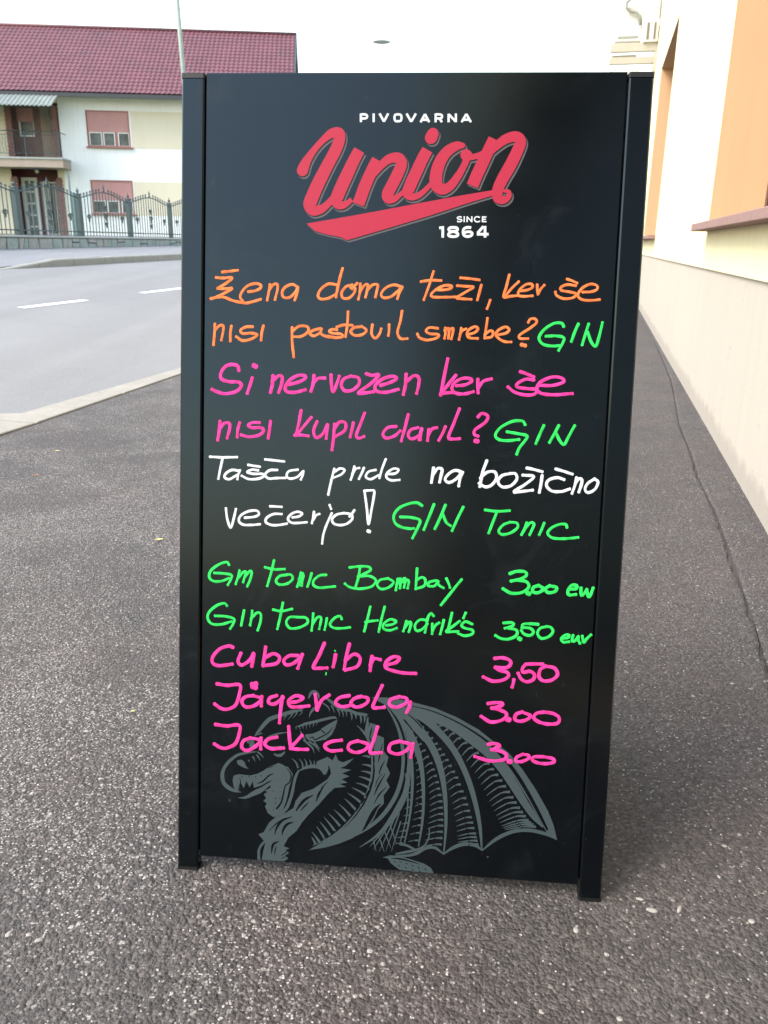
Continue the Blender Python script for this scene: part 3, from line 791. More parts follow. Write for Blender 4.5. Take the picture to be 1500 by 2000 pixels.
for O in (O1, O2, O3):
    a, b, c, d = O
    m = MB(RF); reveal(m, (a + .001, b - .001, c + .001, d - .001), RD + .08); rv = m.build('window_recess', M['orange'], bd)
    m = MB(RF)
    rim(m, a + .002, b - .002, c + .045, d - .002, RD, RD + .07, .075)
    m.box((a + b) / 2 - .05, (a + b) / 2 + .05, RD + .002, RD + .07, c + .12, d - .077); wf = m.build('window', M['brownframe'], bd)
    m = MB(RF); m.box(a + .05, (a + b) / 2 - .05, RD + .03, RD + .045, c + .1, d - .06); m.build('pane', M['glass'], wf)
    m = MB(RF); m.box((a + b) / 2 + .05, b - .05, RD + .03, RD + .045, c + .1, d - .06); m.build('pane', M['glass'], wf)
    m = MB(RF); m.add([(a, RD + .4, c), (b, RD + .4, c), (b, RD + .4, d), (a, RD + .4, d)], [(0, 1, 2, 3)]); m.build('blind', M['curtain'], wf)
    if O is O3: M_g = 1; continue
    m = MB(RF); m.cbox(a - .10, b + .0015, -.105, .0, c + .0, c + .045, .004); m.add([(a - .10 + .1, 0, c + .0452), (b - .0015, 0, c + .0452), (b - .0015, RD, c + .0452), (a, RD, c + .0452)], [(0, 1, 2, 3)])
    m.build('sill', M['sill'], bd)

# air-conditioning on the far part of that wall
TA = 18.0
def ap(x, y, t=TA):
    p = hit(x, y, st(0, t), A); return p.dot(B), p.z
AF = Fr((0, 0, 0), B, A, Z)
def abox(mb, x0, y0, x1, y1, t0, t1, ch=0):
    s0 = ap(x0, (y0 + y1) / 2, TA)[0]; s1 = ap(x1, (y0 + y1) / 2, TA)[0]; z1 = ap((x0 + x1) / 2, y0, TA)[1]; z0 = ap((x0 + x1) / 2, y1, TA)[1]
    if ch: mb.cbox(s0, s1, t0, t1, z0, z1, ch)
    else: mb.box(s0, s1, t0, t1, z0, z1)
    return s0, s1, z0, z1
wf_s = WS - .015
def ac(name, label, x0, y0, x1, y1):
    s0 = ap(x0, y1)[0]; e = empty(name, st(s0, TA, ap(x0, y1)[1])); tag(e, label, 'air conditioner', 'air conditioner units on the far wall')
    m = MB(AF); s0, s1, z0, z1 = abox(m, x0, y0, x1, y1, TA, TA + .62, .02); m.build('casing', M['ac_metal'], e)
    m = MB(AF); m.box(s0 + .06, s1 - .06, TA - .008, TA - .0005, z0 + .06, z0 + .10); m.build('service_lip', M['greyplastic'], e)
    m = MB(AF); nv = int((s1 - s0) / .06)
    for k in range(nv): m.box(s0 + .03 + k * .06, s0 + .06 + k * .06, TA + .05, TA + .57, z0 - .025, z0 - .001)
    m.build('base_tray', M['fan'], e)
    return s0, s1, z0, z1
u1 = ac('air_conditioner', 'upper white air conditioner unit sticking out above the right frame of the board', 1203, 12, 1255, 82)
u2 = ac('air_conditioner', 'lower white air conditioner unit just showing over the right frame of the board', 1188, 133, 1243, 205)
def bracket(label, y0, y1, x0, mat, t0, t1, post_y=None):
    e = empty('wall_bracket', st(wf_s, TA, ap(1280, y1)[1])); tag(e, label, 'bracket', 'brackets carrying the air conditioners')
    s0, z1 = ap(x0, y0); z0 = ap(x0, y1)[1]
    m = MB(AF); m.cbox(s0, wf_s - .001, t0, t1, z0, z1, .008); m.build('arm', mat, e)
    m = MB(AF); m.box(wf_s - .05, wf_s - .0015, t0 - .02, t1 + .02, z0 - .35, z0 - .001); m.build('wall_plate', mat, e)
    return e
bracket('broad cream bracket arm right under the upper air conditioner', 86, 104, 1193, M['cream_plastic'], TA - .05, TA + .02)
bracket('thinner cream bracket arm over the lower air conditioner', 113, 127, 1190, M['cream_plastic'], TA - .02, TA + .05)
e = empty('shelf_tray', st(wf_s - .5, TA + .3, ap(1200, 112)[1])); tag(e, 'beige tray seen from below between the two bracket arms', 'tray')
m = MB(AF); s0 = ap(1194, 108)[0]; s1 = ap(1243, 108)[0]; m.box(s0, s1, TA + .06, TA + .6, ap(1200, 111)[1], ap(1200, 107)[1]); m.build('tray_plate', M['cream_plastic'], e)
e = empty('cable_duct', st(wf_s, TA, ap(1275, 105)[1])); tag(e, 'white slotted duct box fixed against the wall beside the upper air conditioner', 'duct')
m = MB(AF); s0, s1, z0, z1 = abox(m, 1258, 40, 1286, 84, TA - .10, TA + .05, .01); m.build('duct_box', M['ac_metal'], e)
m = MB(AF); m.box(s1 + .001, wf_s - .001, TA - .05, TA + .03, z0 + .1, z0 + .25); m.box(s1 + .001, wf_s - .001, TA - .05, TA + .03, z1 - .25, z1 - .1); m.build('fixing', M['greyplastic'], e)
for f0, f1 in ((.18, .34), (.66, .8)):
    m = MB(AF); m.box(s0 + (s1 - s0) * f0, s0 + (s1 - s0) * f1, TA - .112, TA - .1005, z0 + (z1 - z0) * .12, z0 + (z1 - z0) * .86); m.build('slot', M['fan'], e)
def pipe(label, pts, r, mat=None):
    P = [st(ap(x, y)[0], TA + dt, ap(x, y)[1]) for x, y, dt in pts]
    m = MB(); m.tube(P, r, 8); o = m.build('insulated_pipe', mat or M['greyplastic'], None, True, loc=P[-1]); tag(o, label, 'pipe', 'insulated pipes of the air conditioners')
pipe('pale pipe bending in an S beside the upper air conditioner', [(1236, -30, -.06), (1232, 0, -.06), (1224, 7, -.06), (1224, 17, -.06), (1232, 23, -.06), (1244, 26, -.06), (1250, 34, -.06), (1251, 50, -.06)], .028)
pipe('slim straight pipe running up the wall left of the pair', [(1289, 36, 0), (1291, 10, 0), (1294, -40, 0)], .018)
pipe('slim straight pipe running up the wall right of the pair', [(1293, 34, -.05), (1298, 8, -.05), (1307, -45, -.05)], .018)
# ================================================================== the A-board
BY, BL_, BW, BH = math.radians(-4.91518), math.radians(12.03148), .6956, 1.26617
BO = V((-.33661, 1.11184, 0))
be = V((math.cos(BY), math.sin(BY), 0)); bh = V((-math.sin(BY), math.cos(BY), 0))
bv = Z * math.cos(BL_) + bh * math.sin(BL_); bn = bv.cross(be)
BF = Fr(BO, be, bn, bv)                       # x right, y into the board, z up the board
def bp_(x, y, d=.002):
    p = hit(x, y, BF(0, d, 0), bn) - BO; return p.dot(be), p.dot(bv)
menu = empty('menu_board', BO); tag(menu, 'black A-frame chalkboard with handwritten drinks menu standing on the pavement', 'sandwich board')
SWD = .0345
pb0 = bp_(410, 1673)[1]; pt0 = bp_(800, 141)[1]
def stile(fr, x0, x1, name='stile', mat='frame', z0=.006, z1=BH - .008):
    m = MB(fr); c = .0022
    pr = [(x0 + c, 0), (x1 - c, 0), (x1, c), (x1, .022 - c), (x1 - c, .022), (x0 + c, .022), (x0, .022 - c), (x0, c)]
    m.prism(pr, z0, z1); return m.build(name, M[mat], menu)
def cap(fr, x0, x1, z0, z1, name):
    m = MB(fr); c = .0018; m.prism([(x0 - .0007 + c, -.0008), (x1 + .0007 - c, -.0008), (x1 + .0007, c), (x1 + .0007, .0228), (x0 - .0007, .0228), (x0 - .0007, c)], z0, z1)
    return m.build(name, M['cap'], menu)
# back half hinged at the top and swung the other way
BO2 = BF(0, .024, BH) ; 
bv2 = (Z * math.cos(BL_) - bh * math.sin(BL_)); ob = BO2 - bv2 * (BO2.z / bv2.z)
RF2 = Fr(ob, be, bv2.cross(be), bv2)
for fr in (BF, RF2):
    for x0 in (0, BW - SWD):
        stile(fr, x0, x0 + SWD)
        cap(fr, x0, x0 + SWD, BH - .0072, BH, 'top_cap'); cap(fr, x0, x0 + SWD, 0, .0055, 'foot')
m = MB(RF2); m.box(SWD + .001, BW - SWD - .001, .006, .016, pb0, pt0); m.build('back_panel', M['board'], menu)
for x0 in (SWD + .004, BW - SWD - .03):
    m = MB(BF); m.box(x0, x0 + .026, .0165, .030, BH - .05, BH - .012); m.build('hinge', M['cap'], menu)
m = MB(); 
for x0 in (SWD + .01,): m.tube([BF(x0, .024, .45), (BF(x0, .024, .45) + RF2(x0, 0, .45)) / 2 - Z * .03, RF2(x0, 0, .45)], .003, 6)
m.build('stay_chain', M['cap'], menu)
G_ = .0026
xa, xb = SWD + G_, BW - SWD - G_
m = MB(BF); m.cbox(xa, xb, .002, .014, pb0, pt0, .0009); panel = m.build('panel', M['board'], menu)
m = MB(BF); m.box(SWD + .0002, BW - SWD - .0002, .0142, .0165, pb0 + .004, pt0 - .004); m.build('panel_backing', M['cap'], menu)

# ------------------------------------------------------------------ writing
def catmull(P, step=.0016):
    if len(P) == 1: P = [P[0], (P[0][0] + 1e-4, P[0][1], P[0][2])]
    if len(P) == 2: P = [P[0], tuple((P[0][k] + P[1][k]) / 2 for k in range(3)), P[1]]
    out = []
    Q = [tuple(2 * P[0][k] - P[1][k] for k in range(3))] + list(P) + [tuple(2 * P[-1][k] - P[-2][k] for k in range(3))]
    for i in range(1, len(Q) - 2):
        p0, p1, p2, p3 = Q[i - 1], Q[i], Q[i + 1], Q[i + 2]
        n = max(2, int(math.hypot(p2[0] - p1[0], p2[1] - p1[1]) / step))
        for j in range(n):
            t = j / n
            out.append(tuple(.5 * ((2 * p1[k]) + (-p0[k] + p2[k]) * t + (2 * p0[k] - 5 * p1[k] + 4 * p2[k] - p3[k]) * t * t + (-p0[k] + 3 * p1[k] - 3 * p2[k] + p3[k]) * t ** 3) for k in range(3)))
    out.append(tuple(P[-1])); return out
lay = [0.0]
ZMIN = pb0 + .0012
def clampz(z): return max(z, ZMIN)
def ribbon(mb, P, caps=True, base=.00030, thick=.00022, smooth=True, jit=0.0):
    """P: [(x, z, halfwidth)] on the board; a low-relief painted stroke"""
    Q = catmull(P) if smooth else list(P)
    lay[0] = (lay[0] + .000021) % .00034
    d0 = .002 - base - lay[0]
    n = len(Q); o = len(mb.v)
    for i, (x, z, r) in enumerate(Q):
        a = Q[max(0, i - 1)]; b = Q[min(n - 1, i + 1)]
        dx, dz = b[0] - a[0], b[1] - a[1]; L = math.hypot(dx, dz) or 1; nx, nz = -dz / L, dx / L
        if jit: r *= .87 * (1 + jit * 1.6 * math.sin(i * .22 + x * 300) + jit * .5 * math.sin(i * .9 + z * 900)) * (.86 + .14 * min(1, (n - 1 - i) / 6))
        d = d0 - .00006 * i / n
        for q, h in ((-1, 0), (0, thick), (1, 0)):
            mb.v.append(mb.fr(x + nx * r * q, d - h, clampz(z + nz * r * q)))
    for i in range(n - 1):
        for k in range(2): mb.f.append((o + i * 3 + k, o + i * 3 + k + 1, o + (i + 1) * 3 + k + 1, o + (i + 1) * 3 + k))
    if caps:
        for (i, j) in ((0, 1), (n - 1, n - 2)):
            x, z, r = Q[i]; ang = math.atan2(z - Q[j][1], x - Q[j][0]); c = len(mb.v); d = d0 - .00006 * i / n
            mb.v.append(mb.fr(x, d - thick, clampz(z)))
            for k in range(9):
                q = ang - math.pi / 2 + math.pi * k / 8; mb.v.append(mb.fr(x + r * math.cos(q), d, clampz(z + r * math.sin(q))))
            for k in range(8): mb.f.append((c, c + 1 + k, c + 2 + k))
def fillp(mb, pts, base, fr=None):
    from mathutils.geometry import tessellate_polygon
    d = .002 - base
    vs = [V((x, z, 0)) for x, z in pts]; tri = tessellate_polygon([vs]); o = len(mb.v)
    for v in vs: mb.v.append(mb.fr(v.x, d, clampz(v.y)))
    for t in tri:
        a, b, c = [vs[i] for i in t]
        if (b - a).cross(c - a).z > 0: mb.f.append(tuple(o + i for i in t))
        else: mb.f.append(tuple(o + i for i in reversed(t)))
def nums(s): 
    v = [float(q) for q in s.replace(',', ' ').split()]; return list(zip(v[::2], v[1::2]))
MPP = (bp_(760, 900)[0] - bp_(740, 900)[0]) / 20      # board metres per photo pixel near the middle
def write(label, mat, ox, oy, sc, width, strokes, words=''):
    """each written word becomes an object of its own; strokes belong together while less than 17 photo pixels apart"""
    items = []
    for q in strokes.strip().split('/'):
        q = q.strip()
        if not q: continue
        r = width / sc / 2
        if q[0] == '*': r *= 1.45; q = q[1:]
        P = [(ox + x / sc, oy + y / sc) for x, y in nums(q)]
        items.append([min(p[0] for p in P), max(p[0] for p in P), P, r])
    groups = []
    for it in sorted(items, key=lambda i: i[0]):
        if groups and it[0] - groups[-1][0] < WGAP: groups[-1][1].append(it); groups[-1][0] = max(groups[-1][0], it[1])
        else: groups.append([it[1], [it]])
    ws = words.split()
    for gi, (_, its) in enumerate(groups):
        mb = MB(BF)
        for _, _, P, r in its:
            pts = []
            for X, Y in P:
                a = bp_(X, Y); k = bp_(X + 5, Y)[0] - a[0]; pts.append((a[0], a[1], r * k / 5))
            ribbon(mb, pts, jit=.05)
        o = mb.build('handwritten_word' if label else 'ink_speck', M[mat], panel)
        if label: tag(o, label + (' ' + ws[gi] if len(ws) == len(groups) else ''))
WGAP = 17
W1 = 21.5
write('orange handwriting, first line left half', 'inkO', 400, 500, 3.75, W1, """
130 118 185 112 240 105 / 85 158 130 162 200 160 160 198 97 234 / 95 238 150 240 200 238 130 280 52 312 / 45 312 130 300 210 328 295 345 350 335 408 318 /
320 262 370 255 405 238 412 215 375 202 315 218 275 260 260 300 285 340 / 478 210 470 260 458 322 / 474 250 500 212 532 208 532 250 515 318 /
682 230 645 208 595 225 568 262 578 302 625 302 668 258 682 225 676 270 660 322 / 968 212 905 205 850 245 830 290 850 315 905 310 960 280 / 1010 92 985 180 962 300 /
1078 212 1035 225 1003 268 1012 308 1058 308 1095 270 1100 235 1070 232 / 1115 202 1095 222 1080 240 / 1140 205 1138 260 1126 315 / 1138 260 1170 215 1195 212 1188 260 1178 300 / 1192 250 1230 212 1268 212 1262 250 1250 300 /
1445 228 1385 212 1325 235 1292 280 1310 306 1360 300 1410 262 1448 226 1425 270 1412 312""")
write('orange handwriting, first line right half', 'inkO', 800, 500, 3.75, W1, """
175 115 145 210 105 320 / 85 188 150 178 230 180 / 205 248 260 248 300 238 310 222 265 215 205 238 158 280 170 300 250 302 350 300 /
350 218 410 222 468 228 410 265 345 308 400 314 450 318 / 375 160 440 166 510 175 / 525 215 512 265 497 320 / 590 325 580 355 568 385 /
730 140 710 220 690 300 740 295 800 290 / 798 190 750 235 705 290 / 812 256 860 250 898 232 895 208 855 208 808 245 795 285 830 296 898 292 / 935 212 935 245 940 280 / 942 275 962 240 985 215 /
1155 170 1190 182 1225 198 / 1215 218 1155 210 1108 230 1112 252 1180 265 1222 280 1190 308 1125 312 1078 290 1068 265 /
1268 265 1330 262 1372 245 1372 218 1325 206 1265 235 1232 285 1258 318 1320 326 1390 320""")
write('orange handwriting, second line left half', 'inkO', 400, 500, 3.75, W1, """
75 500 72 570 65 650 / 76 545 105 512 135 510 135 550 122 615 / 195 515 188 565 188 622 / 350 518 300 520 262 545 280 568 340 565 385 578 345 606 280 620 232 592 /
430 512 418 560 413 615 / 640 525 640 620 652 738 / 640 555 690 515 750 518 758 552 710 588 650 592 / 845 532 795 545 770 568 800 586 848 562 / 855 535 852 570 900 592 960 600 / 968 540 930 538 912 552 935 566 1000 572 1010 592 960 598 905 588 /
1050 410 1045 500 1032 590 / 968 520 1020 505 1080 508 / 1148 518 1095 525 1070 555 1100 582 1155 575 1185 545 1150 515 / 1228 505 1222 570 1250 603 1280 570 1292 535 / 1350 505 1350 545 1345 582 / 1445 405 1432 480 1412 560 1435 605 1482 606""")
write('orange handwriting, second line right half', 'inkO', 800, 500, 3.75, W1, """
205 530 145 525 120 550 150 570 212 575 200 600 130 616 75 600 58 572 / 262 528 262 570 256 602 / 258 545 288 530 288 570 284 602 / 286 545 318 530 315 570 306 606 /
378 530 372 570 362 610 / 370 570 390 545 412 535 / 428 575 475 562 502 535 480 518 435 540 420 575 440 600 497 604 / 570 458 560 530 550 600 / 552 575 590 548 612 560 600 592 552 602 /
650 578 705 565 730 540 705 520 655 540 632 575 660 610 700 628 742 630 / 870 485 885 462 920 462 930 488 880 530 805 580 812 605 865 605 / *822 650 845 656""")
write('first green word GIN', 'inkG', 800, 500, 3.75, 24, """
1128 515 1112 492 1055 495 985 540 948 598 975 645 1045 660 1110 655 / 1000 588 1075 586 1130 600 1120 640 1092 690 / 1235 500 1208 560 1185 625 / 1310 500 1285 580 1264 650 / 1305 560 1330 630 1362 662 1385 600 1412 490""")
write('pink handwriting, third line left half', 'inkP', 400, 690, 3.75, 26, """
250 125 240 92 195 82 148 100 117 150 125 190 180 208 250 212 268 240 230 280 150 296 90 282 55 265 / *362 90 372 96 / 348 182 330 240 312 292 /
500 165 495 230 482 285 / 495 205 540 165 568 175 562 230 542 285 / 620 228 690 210 735 185 735 165 685 162 625 195 592 245 600 280 660 286 735 268 / 800 165 795 220 778 278 / 795 215 830 185 878 182 /
925 160 928 230 940 282 965 230 985 170 / 1070 168 1020 188 1000 235 1028 275 1085 268 1130 225 1125 180 1070 168 / 1185 150 1225 162 1275 158 1225 215 1125 290 1175 290 1235 282 /
1290 235 1355 215 1408 185 1375 168 1300 190 1248 240 1262 278 1325 286 1415 265 / 1475 155 1470 230 1455 300 / 1472 215 1530 165 1568 180 1565 240 1552 292""")
write('pink handwriting, third line right half', 'inkP', 800, 690, 3.75, 26, """
280 42 255 160 228 305 / 338 162 290 220 240 285 / 228 298 270 290 315 288 / 345 238 410 230 455 205 440 185 385 185 330 215 310 262 340 292 400 298 465 282 / 500 192 500 240 502 288 / 505 250 540 205 598 188 /
812 135 850 148 908 172 / 908 195 850 190 790 222 790 248 870 260 925 265 918 298 850 306 770 285 722 248 / 955 235 1050 235 1128 210 1110 180 1040 175 960 210 932 255 960 292 1060 304 1190 295""")
write('pink handwriting, fourth line left half', 'inkP', 400, 690, 3.75, 24, """
112 500 106 570 96 635 / 112 550 145 512 182 515 180 565 165 620 / 256 510 242 560 238 612 / 400 508 350 508 318 528 345 545 410 545 432 565 400 598 325 612 268 598 / 482 500 475 560 465 620 /
706 420 690 510 668 600 / 780 470 730 530 685 585 / 660 600 700 598 758 605 / 822 502 798 565 815 618 865 590 900 520 895 570 890 622 / 950 520 945 610 932 705 / 948 560 985 505 1030 512 1025 565 960 608 /
1088 510 1078 560 1065 612 / 1170 440 1140 520 1110 600 1130 622 1165 610 / 1400 535 1340 545 1305 590 1330 622 1390 605 1430 570 / 1490 450 1465 550 1440 640 /
1560 545 1510 560 1490 600 1515 628 1570 600 1592 548 1580 590 1570 632""")
write('pink handwriting, fourth line right end', 'inkP', 800, 690, 3.75, 25, """
88 555 80 590 78 632 / 140 560 136 600 132 638 / 138 600 165 555 198 545 / 262 540 240 590 215 635 / 365 408 325 510 285 615 320 628 365 625 / 502 465 530 440 572 460 555 505 480 560 475 595 500 606 / *485 642 495 644""")
write('second green word GIN', 'inkG', 800, 690, 3.75, 24, """
845 522 825 496 750 500 665 545 628 600 655 632 720 640 800 632 / 715 575 790 588 860 605 845 640 805 690 785 738 / 982 530 955 590 925 660 / 1092 530 1060 590 1025 652 / 1075 590 1100 640 1132 668 1170 600 1208 532""")
write('white handwriting, fifth line left half', 'inkW', 400, 880, 3.75, 20, """
40 45 130 50 235 48 / 132 52 115 130 100 205 / 245 148 200 142 158 165 145 195 180 210 235 180 / 258 145 245 180 240 208 / 320 105 360 112 402 118 / 390 145 345 140 312 158 350 170 425 172 430 192 380 208 320 208 272 185 /
445 65 510 72 580 80 / 530 142 475 145 442 178 470 205 520 202 590 200 / 680 140 620 150 600 180 620 205 675 195 715 158 / 722 152 718 180 705 210 / 948 135 925 230 905 322 / 945 160 990 132 1025 142 1000 175 945 198 /
1096 118 1085 165 1070 212 / 1082 170 1105 135 1130 128 / 1165 128 1150 165 1130 206 / 1250 142 1200 155 1180 192 1215 210 1270 182 / 1325 65 1300 130 1280 200 / 1345 172 1395 168 1420 142 1385 132 1340 160 1330 195 1365 218 1425 215""")
write('white handwriting, fifth line right half', 'inkW', 800, 880, 3.75, 24, """
175 128 168 180 160 232 / 172 175 205 132 238 138 230 185 220 230 / 388 160 335 145 285 172 260 212 290 234 345 205 388 158 370 205 360 258 / 565 75 535 160 515 262 / 520 200 570 158 625 158 635 205 600 252 555 266 510 240 /
735 168 675 185 648 230 680 266 740 258 785 210 775 170 735 168 / 860 128 910 138 970 155 / 830 180 910 190 850 245 765 302 830 298 900 290 / 970 185 962 245 950 305 / 1072 135 1130 152 1190 172 /
1130 212 1080 198 1020 215 1002 255 1040 295 1110 300 1170 282 / 1222 200 1210 255 1190 312 / 1215 240 1242 205 1262 215 1255 260 1240 302 / 1355 208 1305 240 1285 285 1310 308 1358 282 1380 230 1355 208""")
write('white handwriting, sixth line', 'inkW', 400, 880, 3.75, 20, """
155 425 165 500 190 565 212 500 228 430 / 295 492 365 485 398 465 380 440 320 445 265 475 250 515 280 542 340 545 402 540 / 480 408 520 410 562 412 / 562 465 505 465 455 492 448 525 490 545 545 545 600 535 /
645 490 690 482 715 462 680 448 635 465 610 500 635 528 690 530 745 525 / 800 450 795 490 785 530 / 795 505 815 475 838 465 / 915 400 925 425 / 930 460 898 530 870 610 860 680 / 1020 458 965 470 932 505 955 540 1025 542 1078 505 1075 468 1020 458 / 1095 438 1080 460 1062 482 /
1170 295 1205 292 1240 295 1238 340 1220 440 1200 540 1188 430 1170 295 / *1198 590 1204 592""")
write('green words GIN Tonic', 'inkG', 800, 880, 3.75, 23, """
90 402 55 382 0 388 -75 420 -115 475 -105 530 -60 560 0 572 30 570 / -65 486 10 490 75 510 62 560 22 640 / 178 395 145 480 105 578 / 262 400 225 490 186 572 / 245 470 270 528 300 550 / 392 415 350 500 312 585 / 555 435 640 445 730 440 /
640 448 612 520 580 602 / 735 525 685 545 652 590 680 615 740 602 790 565 785 530 735 525 / 858 530 842 575 820 615 / 845 570 885 528 912 538 898 575 880 615 / 985 532 968 575 950 615 / 1152 562 1142 540 1090 542 1032 572 1012 608 1050 640 1140 645 1232 636""")
write('green handwriting, seventh line left', 'inkG', 390, 1080, 3.75, 21, """
215 85 198 66 140 85 82 130 72 180 105 206 160 206 212 186 / 110 146 180 150 235 162 228 195 208 232 / 292 130 282 175 266 225 / 290 175 320 140 342 140 330 175 320 212 / 335 170 368 132 382 140 372 190 350 242 /
545 55 525 140 496 240 / 480 105 545 120 620 118 / 640 160 588 168 560 202 580 230 640 225 682 190 670 160 640 158 / 742 145 732 190 715 245 / 728 190 752 155 762 165 752 200 748 238 / 735 235 755 150 / 820 150 808 195 790 245 / 925 160 880 165 838 198 835 235 880 254 990 245 /
1100 106 1170 98 1238 102 1250 128 1165 170 / 1175 100 1165 170 1145 240 / 1160 172 1240 168 1290 198 1262 244 1175 262 1100 250 1065 225 / 1380 186 1322 198 1300 232 1330 264 1388 250 1420 212 1380 186""")
write('green handwriting, seventh line middle', 'inkG', 780, 1080, 3.75, 22, """
-12 190 -18 230 -25 270 / -15 225 0 190 12 195 5 255 / 8 225 35 185 45 195 35 250 / 38 215 60 195 70 210 62 255 / 130 115 125 190 120 262 / 125 200 165 178 190 195 182 240 122 262 / 262 202 218 215 212 240 255 242 285 210 / 278 205 290 235 322 255 / 345 188 360 220 370 252 / 455 195 390 275 306 380""")
write('green handwriting, upper price 3.00 eur', 'inkG', 780, 1080, 3.75, 27, """
812 150 860 134 920 138 930 165 880 192 820 205 / 860 198 930 210 948 250 900 288 820 294 760 262 / *942 294 948 296 / 1020 238 982 252 978 284 1020 290 1055 262 1020 238 / 1100 240 1068 262 1090 290 1140 282 1150 252 1100 240 /
1248 266 1295 260 1298 238 1262 238 1235 275 1242 306 1290 304 / 1330 258 1332 310 1350 300 1372 268 / 1372 272 1385 320 1402 300 1418 258""")
write('green handwriting, eighth line left', 'inkG', 390, 1080, 3.75, 21, """
200 385 182 368 130 382 72 430 60 478 90 518 160 522 230 502 / 115 460 190 464 252 482 245 520 226 552 / 325 422 315 475 305 528 / 385 425 380 475 370 528 / 378 480 420 438 448 448 445 505 426 565 /
610 365 592 460 570 555 / 540 415 600 426 675 410 / 722 470 660 470 635 508 662 550 730 546 790 512 780 475 722 470 / 832 445 828 505 820 566 / 828 520 865 470 890 475 885 515 876 555 / 932 480 925 520 916 560 / 1040 482 1030 462 990 475 955 520 982 548 1040 552 1100 545 /
1250 395 1230 480 1206 572 / 1355 395 1332 485 1312 575 / 1215 506 1260 498 1302 494 / 1368 530 1415 522 1440 500 1395 486 1348 520 1350 556 1395 566 1442 550""")
write('green handwriting, eighth line middle', 'inkG', 780, 1080, 3.75, 22, """
52 500 42 535 30 570 / 42 545 72 505 85 512 80 545 70 575 / 205 492 150 490 115 528 125 568 165 560 205 520 / 250 460 232 442 210 470 198 530 188 580 / 242 520 240 555 240 590 / 244 570 265 530 290 512 / 325 492 314 540 300 592 /
385 440 372 500 355 565 / 440 500 395 535 342 575 390 576 430 575 / 485 440 470 475 / 532 520 485 502 455 530 480 550 535 565 535 592 480 606 432 590""")
write('green handwriting, lower price 3.50 eur', 'inkG', 780, 1080, 3.75, 24, """
765 512 828 510 835 530 775 550 / 800 550 858 565 855 605 800 630 745 626 705 604 / *878 626 884 630 / 1015 522 960 518 905 522 898 545 / 905 545 960 552 982 580 955 604 912 592 894 568 / 1080 538 1030 552 1012 590 1040 625 1095 612 1125 575 1110 545 1080 538 /
1190 626 1235 620 1245 602 1215 600 1185 628 1200 652 1240 650 / 1272 605 1265 645 1290 640 1312 608 1312 640 1322 660 / 1340 610 1350 655 1370 630 1402 600""")
W3 = 25
write('pink handwriting, ninth line', 'inkP', 390, 1240, 3.3333, W3, """
215 80 190 72 130 92 85 145 88 185 130 200 210 190 / 268 120 250 172 275 196 325 165 352 118 348 160 340 202 / 430 80 422 140 412 195 / 425 150 480 122 520 145 500 185 415 200 / 640 135 585 135 548 165 565 195 610 185 655 148 / 668 128 655 170 640 215 /
812 55 780 130 740 210 780 216 828 215 / 885 130 878 170 870 206 / 975 60 955 140 942 222 / 950 165 1005 125 1045 150 1025 205 950 228 / 1122 140 1115 185 1110 230 / 1112 195 1135 155 1175 160 /
1208 196 1275 180 1302 150 1262 142 1215 175 1215 215 1280 238 1340 248 1405 250""")
write('pink handwriting, tenth line', 'inkP', 390, 1240, 3.3333, W3, """
115 318 180 328 262 325 258 390 235 455 185 482 140 478 100 450 / 350 395 300 402 275 432 300 468 360 458 402 415 350 395 / 405 402 402 460 / *345 322 365 318 / *348 338 362 342 / 500 395 458 410 450 442 490 448 542 408 / 540 402 528 480 520 570 /
588 440 640 432 672 408 625 396 580 428 592 465 650 468 710 462 / 752 388 760 440 765 488 / 765 485 795 425 842 392 / 972 395 912 408 885 440 925 466 990 458 / 1050 400 1005 415 985 448 1025 470 1085 445 1095 412 1050 400 / 1188 330 1155 400 1128 468 1165 474 1200 470 /
1300 402 1245 420 1238 456 1285 470 1345 442 1345 412 1300 402 / 1372 438 1365 470 1348 502""")
write('pink handwriting, eleventh line', 'inkP', 390, 1240, 3.3333, W3, """
105 582 175 592 258 588 256 650 232 708 180 735 140 735 98 710 / 330 670 285 690 275 732 310 752 368 722 392 685 330 670 / 400 672 398 740 / 502 665 445 680 425 712 465 740 545 736 / 580 598 585 670 592 738 / 665 655 625 700 592 736 650 744 702 745 /
922 685 855 695 815 722 850 754 922 750 / 1030 690 980 705 968 742 1015 765 1075 748 1095 712 1030 690 / 1158 600 1135 680 1108 762 1145 768 1182 766 / 1300 692 1245 710 1235 755 1288 775 1345 752 1370 712 1300 692 / 1388 708 1382 750 1375 795""")
write('pink price 3,50', 'inkP', 900, 1260, 6.522, 50, """
435 168 530 160 620 190 635 240 580 285 450 280 / 440 285 490 320 590 345 605 400 520 448 400 456 290 405 / 675 442 668 485 655 530 / 1040 240 940 238 832 242 / 825 245 785 295 795 345 880 332 938 375 920 438 840 465 770 430 732 360 / 1080 266 1012 310 998 405 1060 455 1165 440 1232 372 1190 290 1080 266""")
write('upper pink price 3.00', 'inkP', 900, 1260, 6.522, 50, """
350 742 440 732 530 740 510 775 400 800 / 395 800 490 822 580 868 560 930 470 970 370 974 262 908 / *600 945 610 948 / 780 852 705 880 690 945 760 970 855 940 885 895 780 852 / 1060 852 965 868 930 925 1000 980 1120 1005 1235 990 1250 920 1170 868 1060 852""")
write('lower pink price 3.00', 'inkP', 900, 1260, 6.522, 48, """
352 1262 440 1252 495 1285 400 1330 / 395 1332 490 1345 578 1390 560 1450 450 1474 340 1468 182 1418 / *615 1480 624 1482 / 790 1390 712 1428 705 1478 780 1480 865 1440 858 1402 790 1390 / 1050 1420 935 1422 910 1460 980 1498 1095 1508 1185 1488 1170 1445 1050 1420""")
write('', 'inkG', 390, 1240, 3.3333, 9, """880 102 884 106 / 824 246 822 258""")

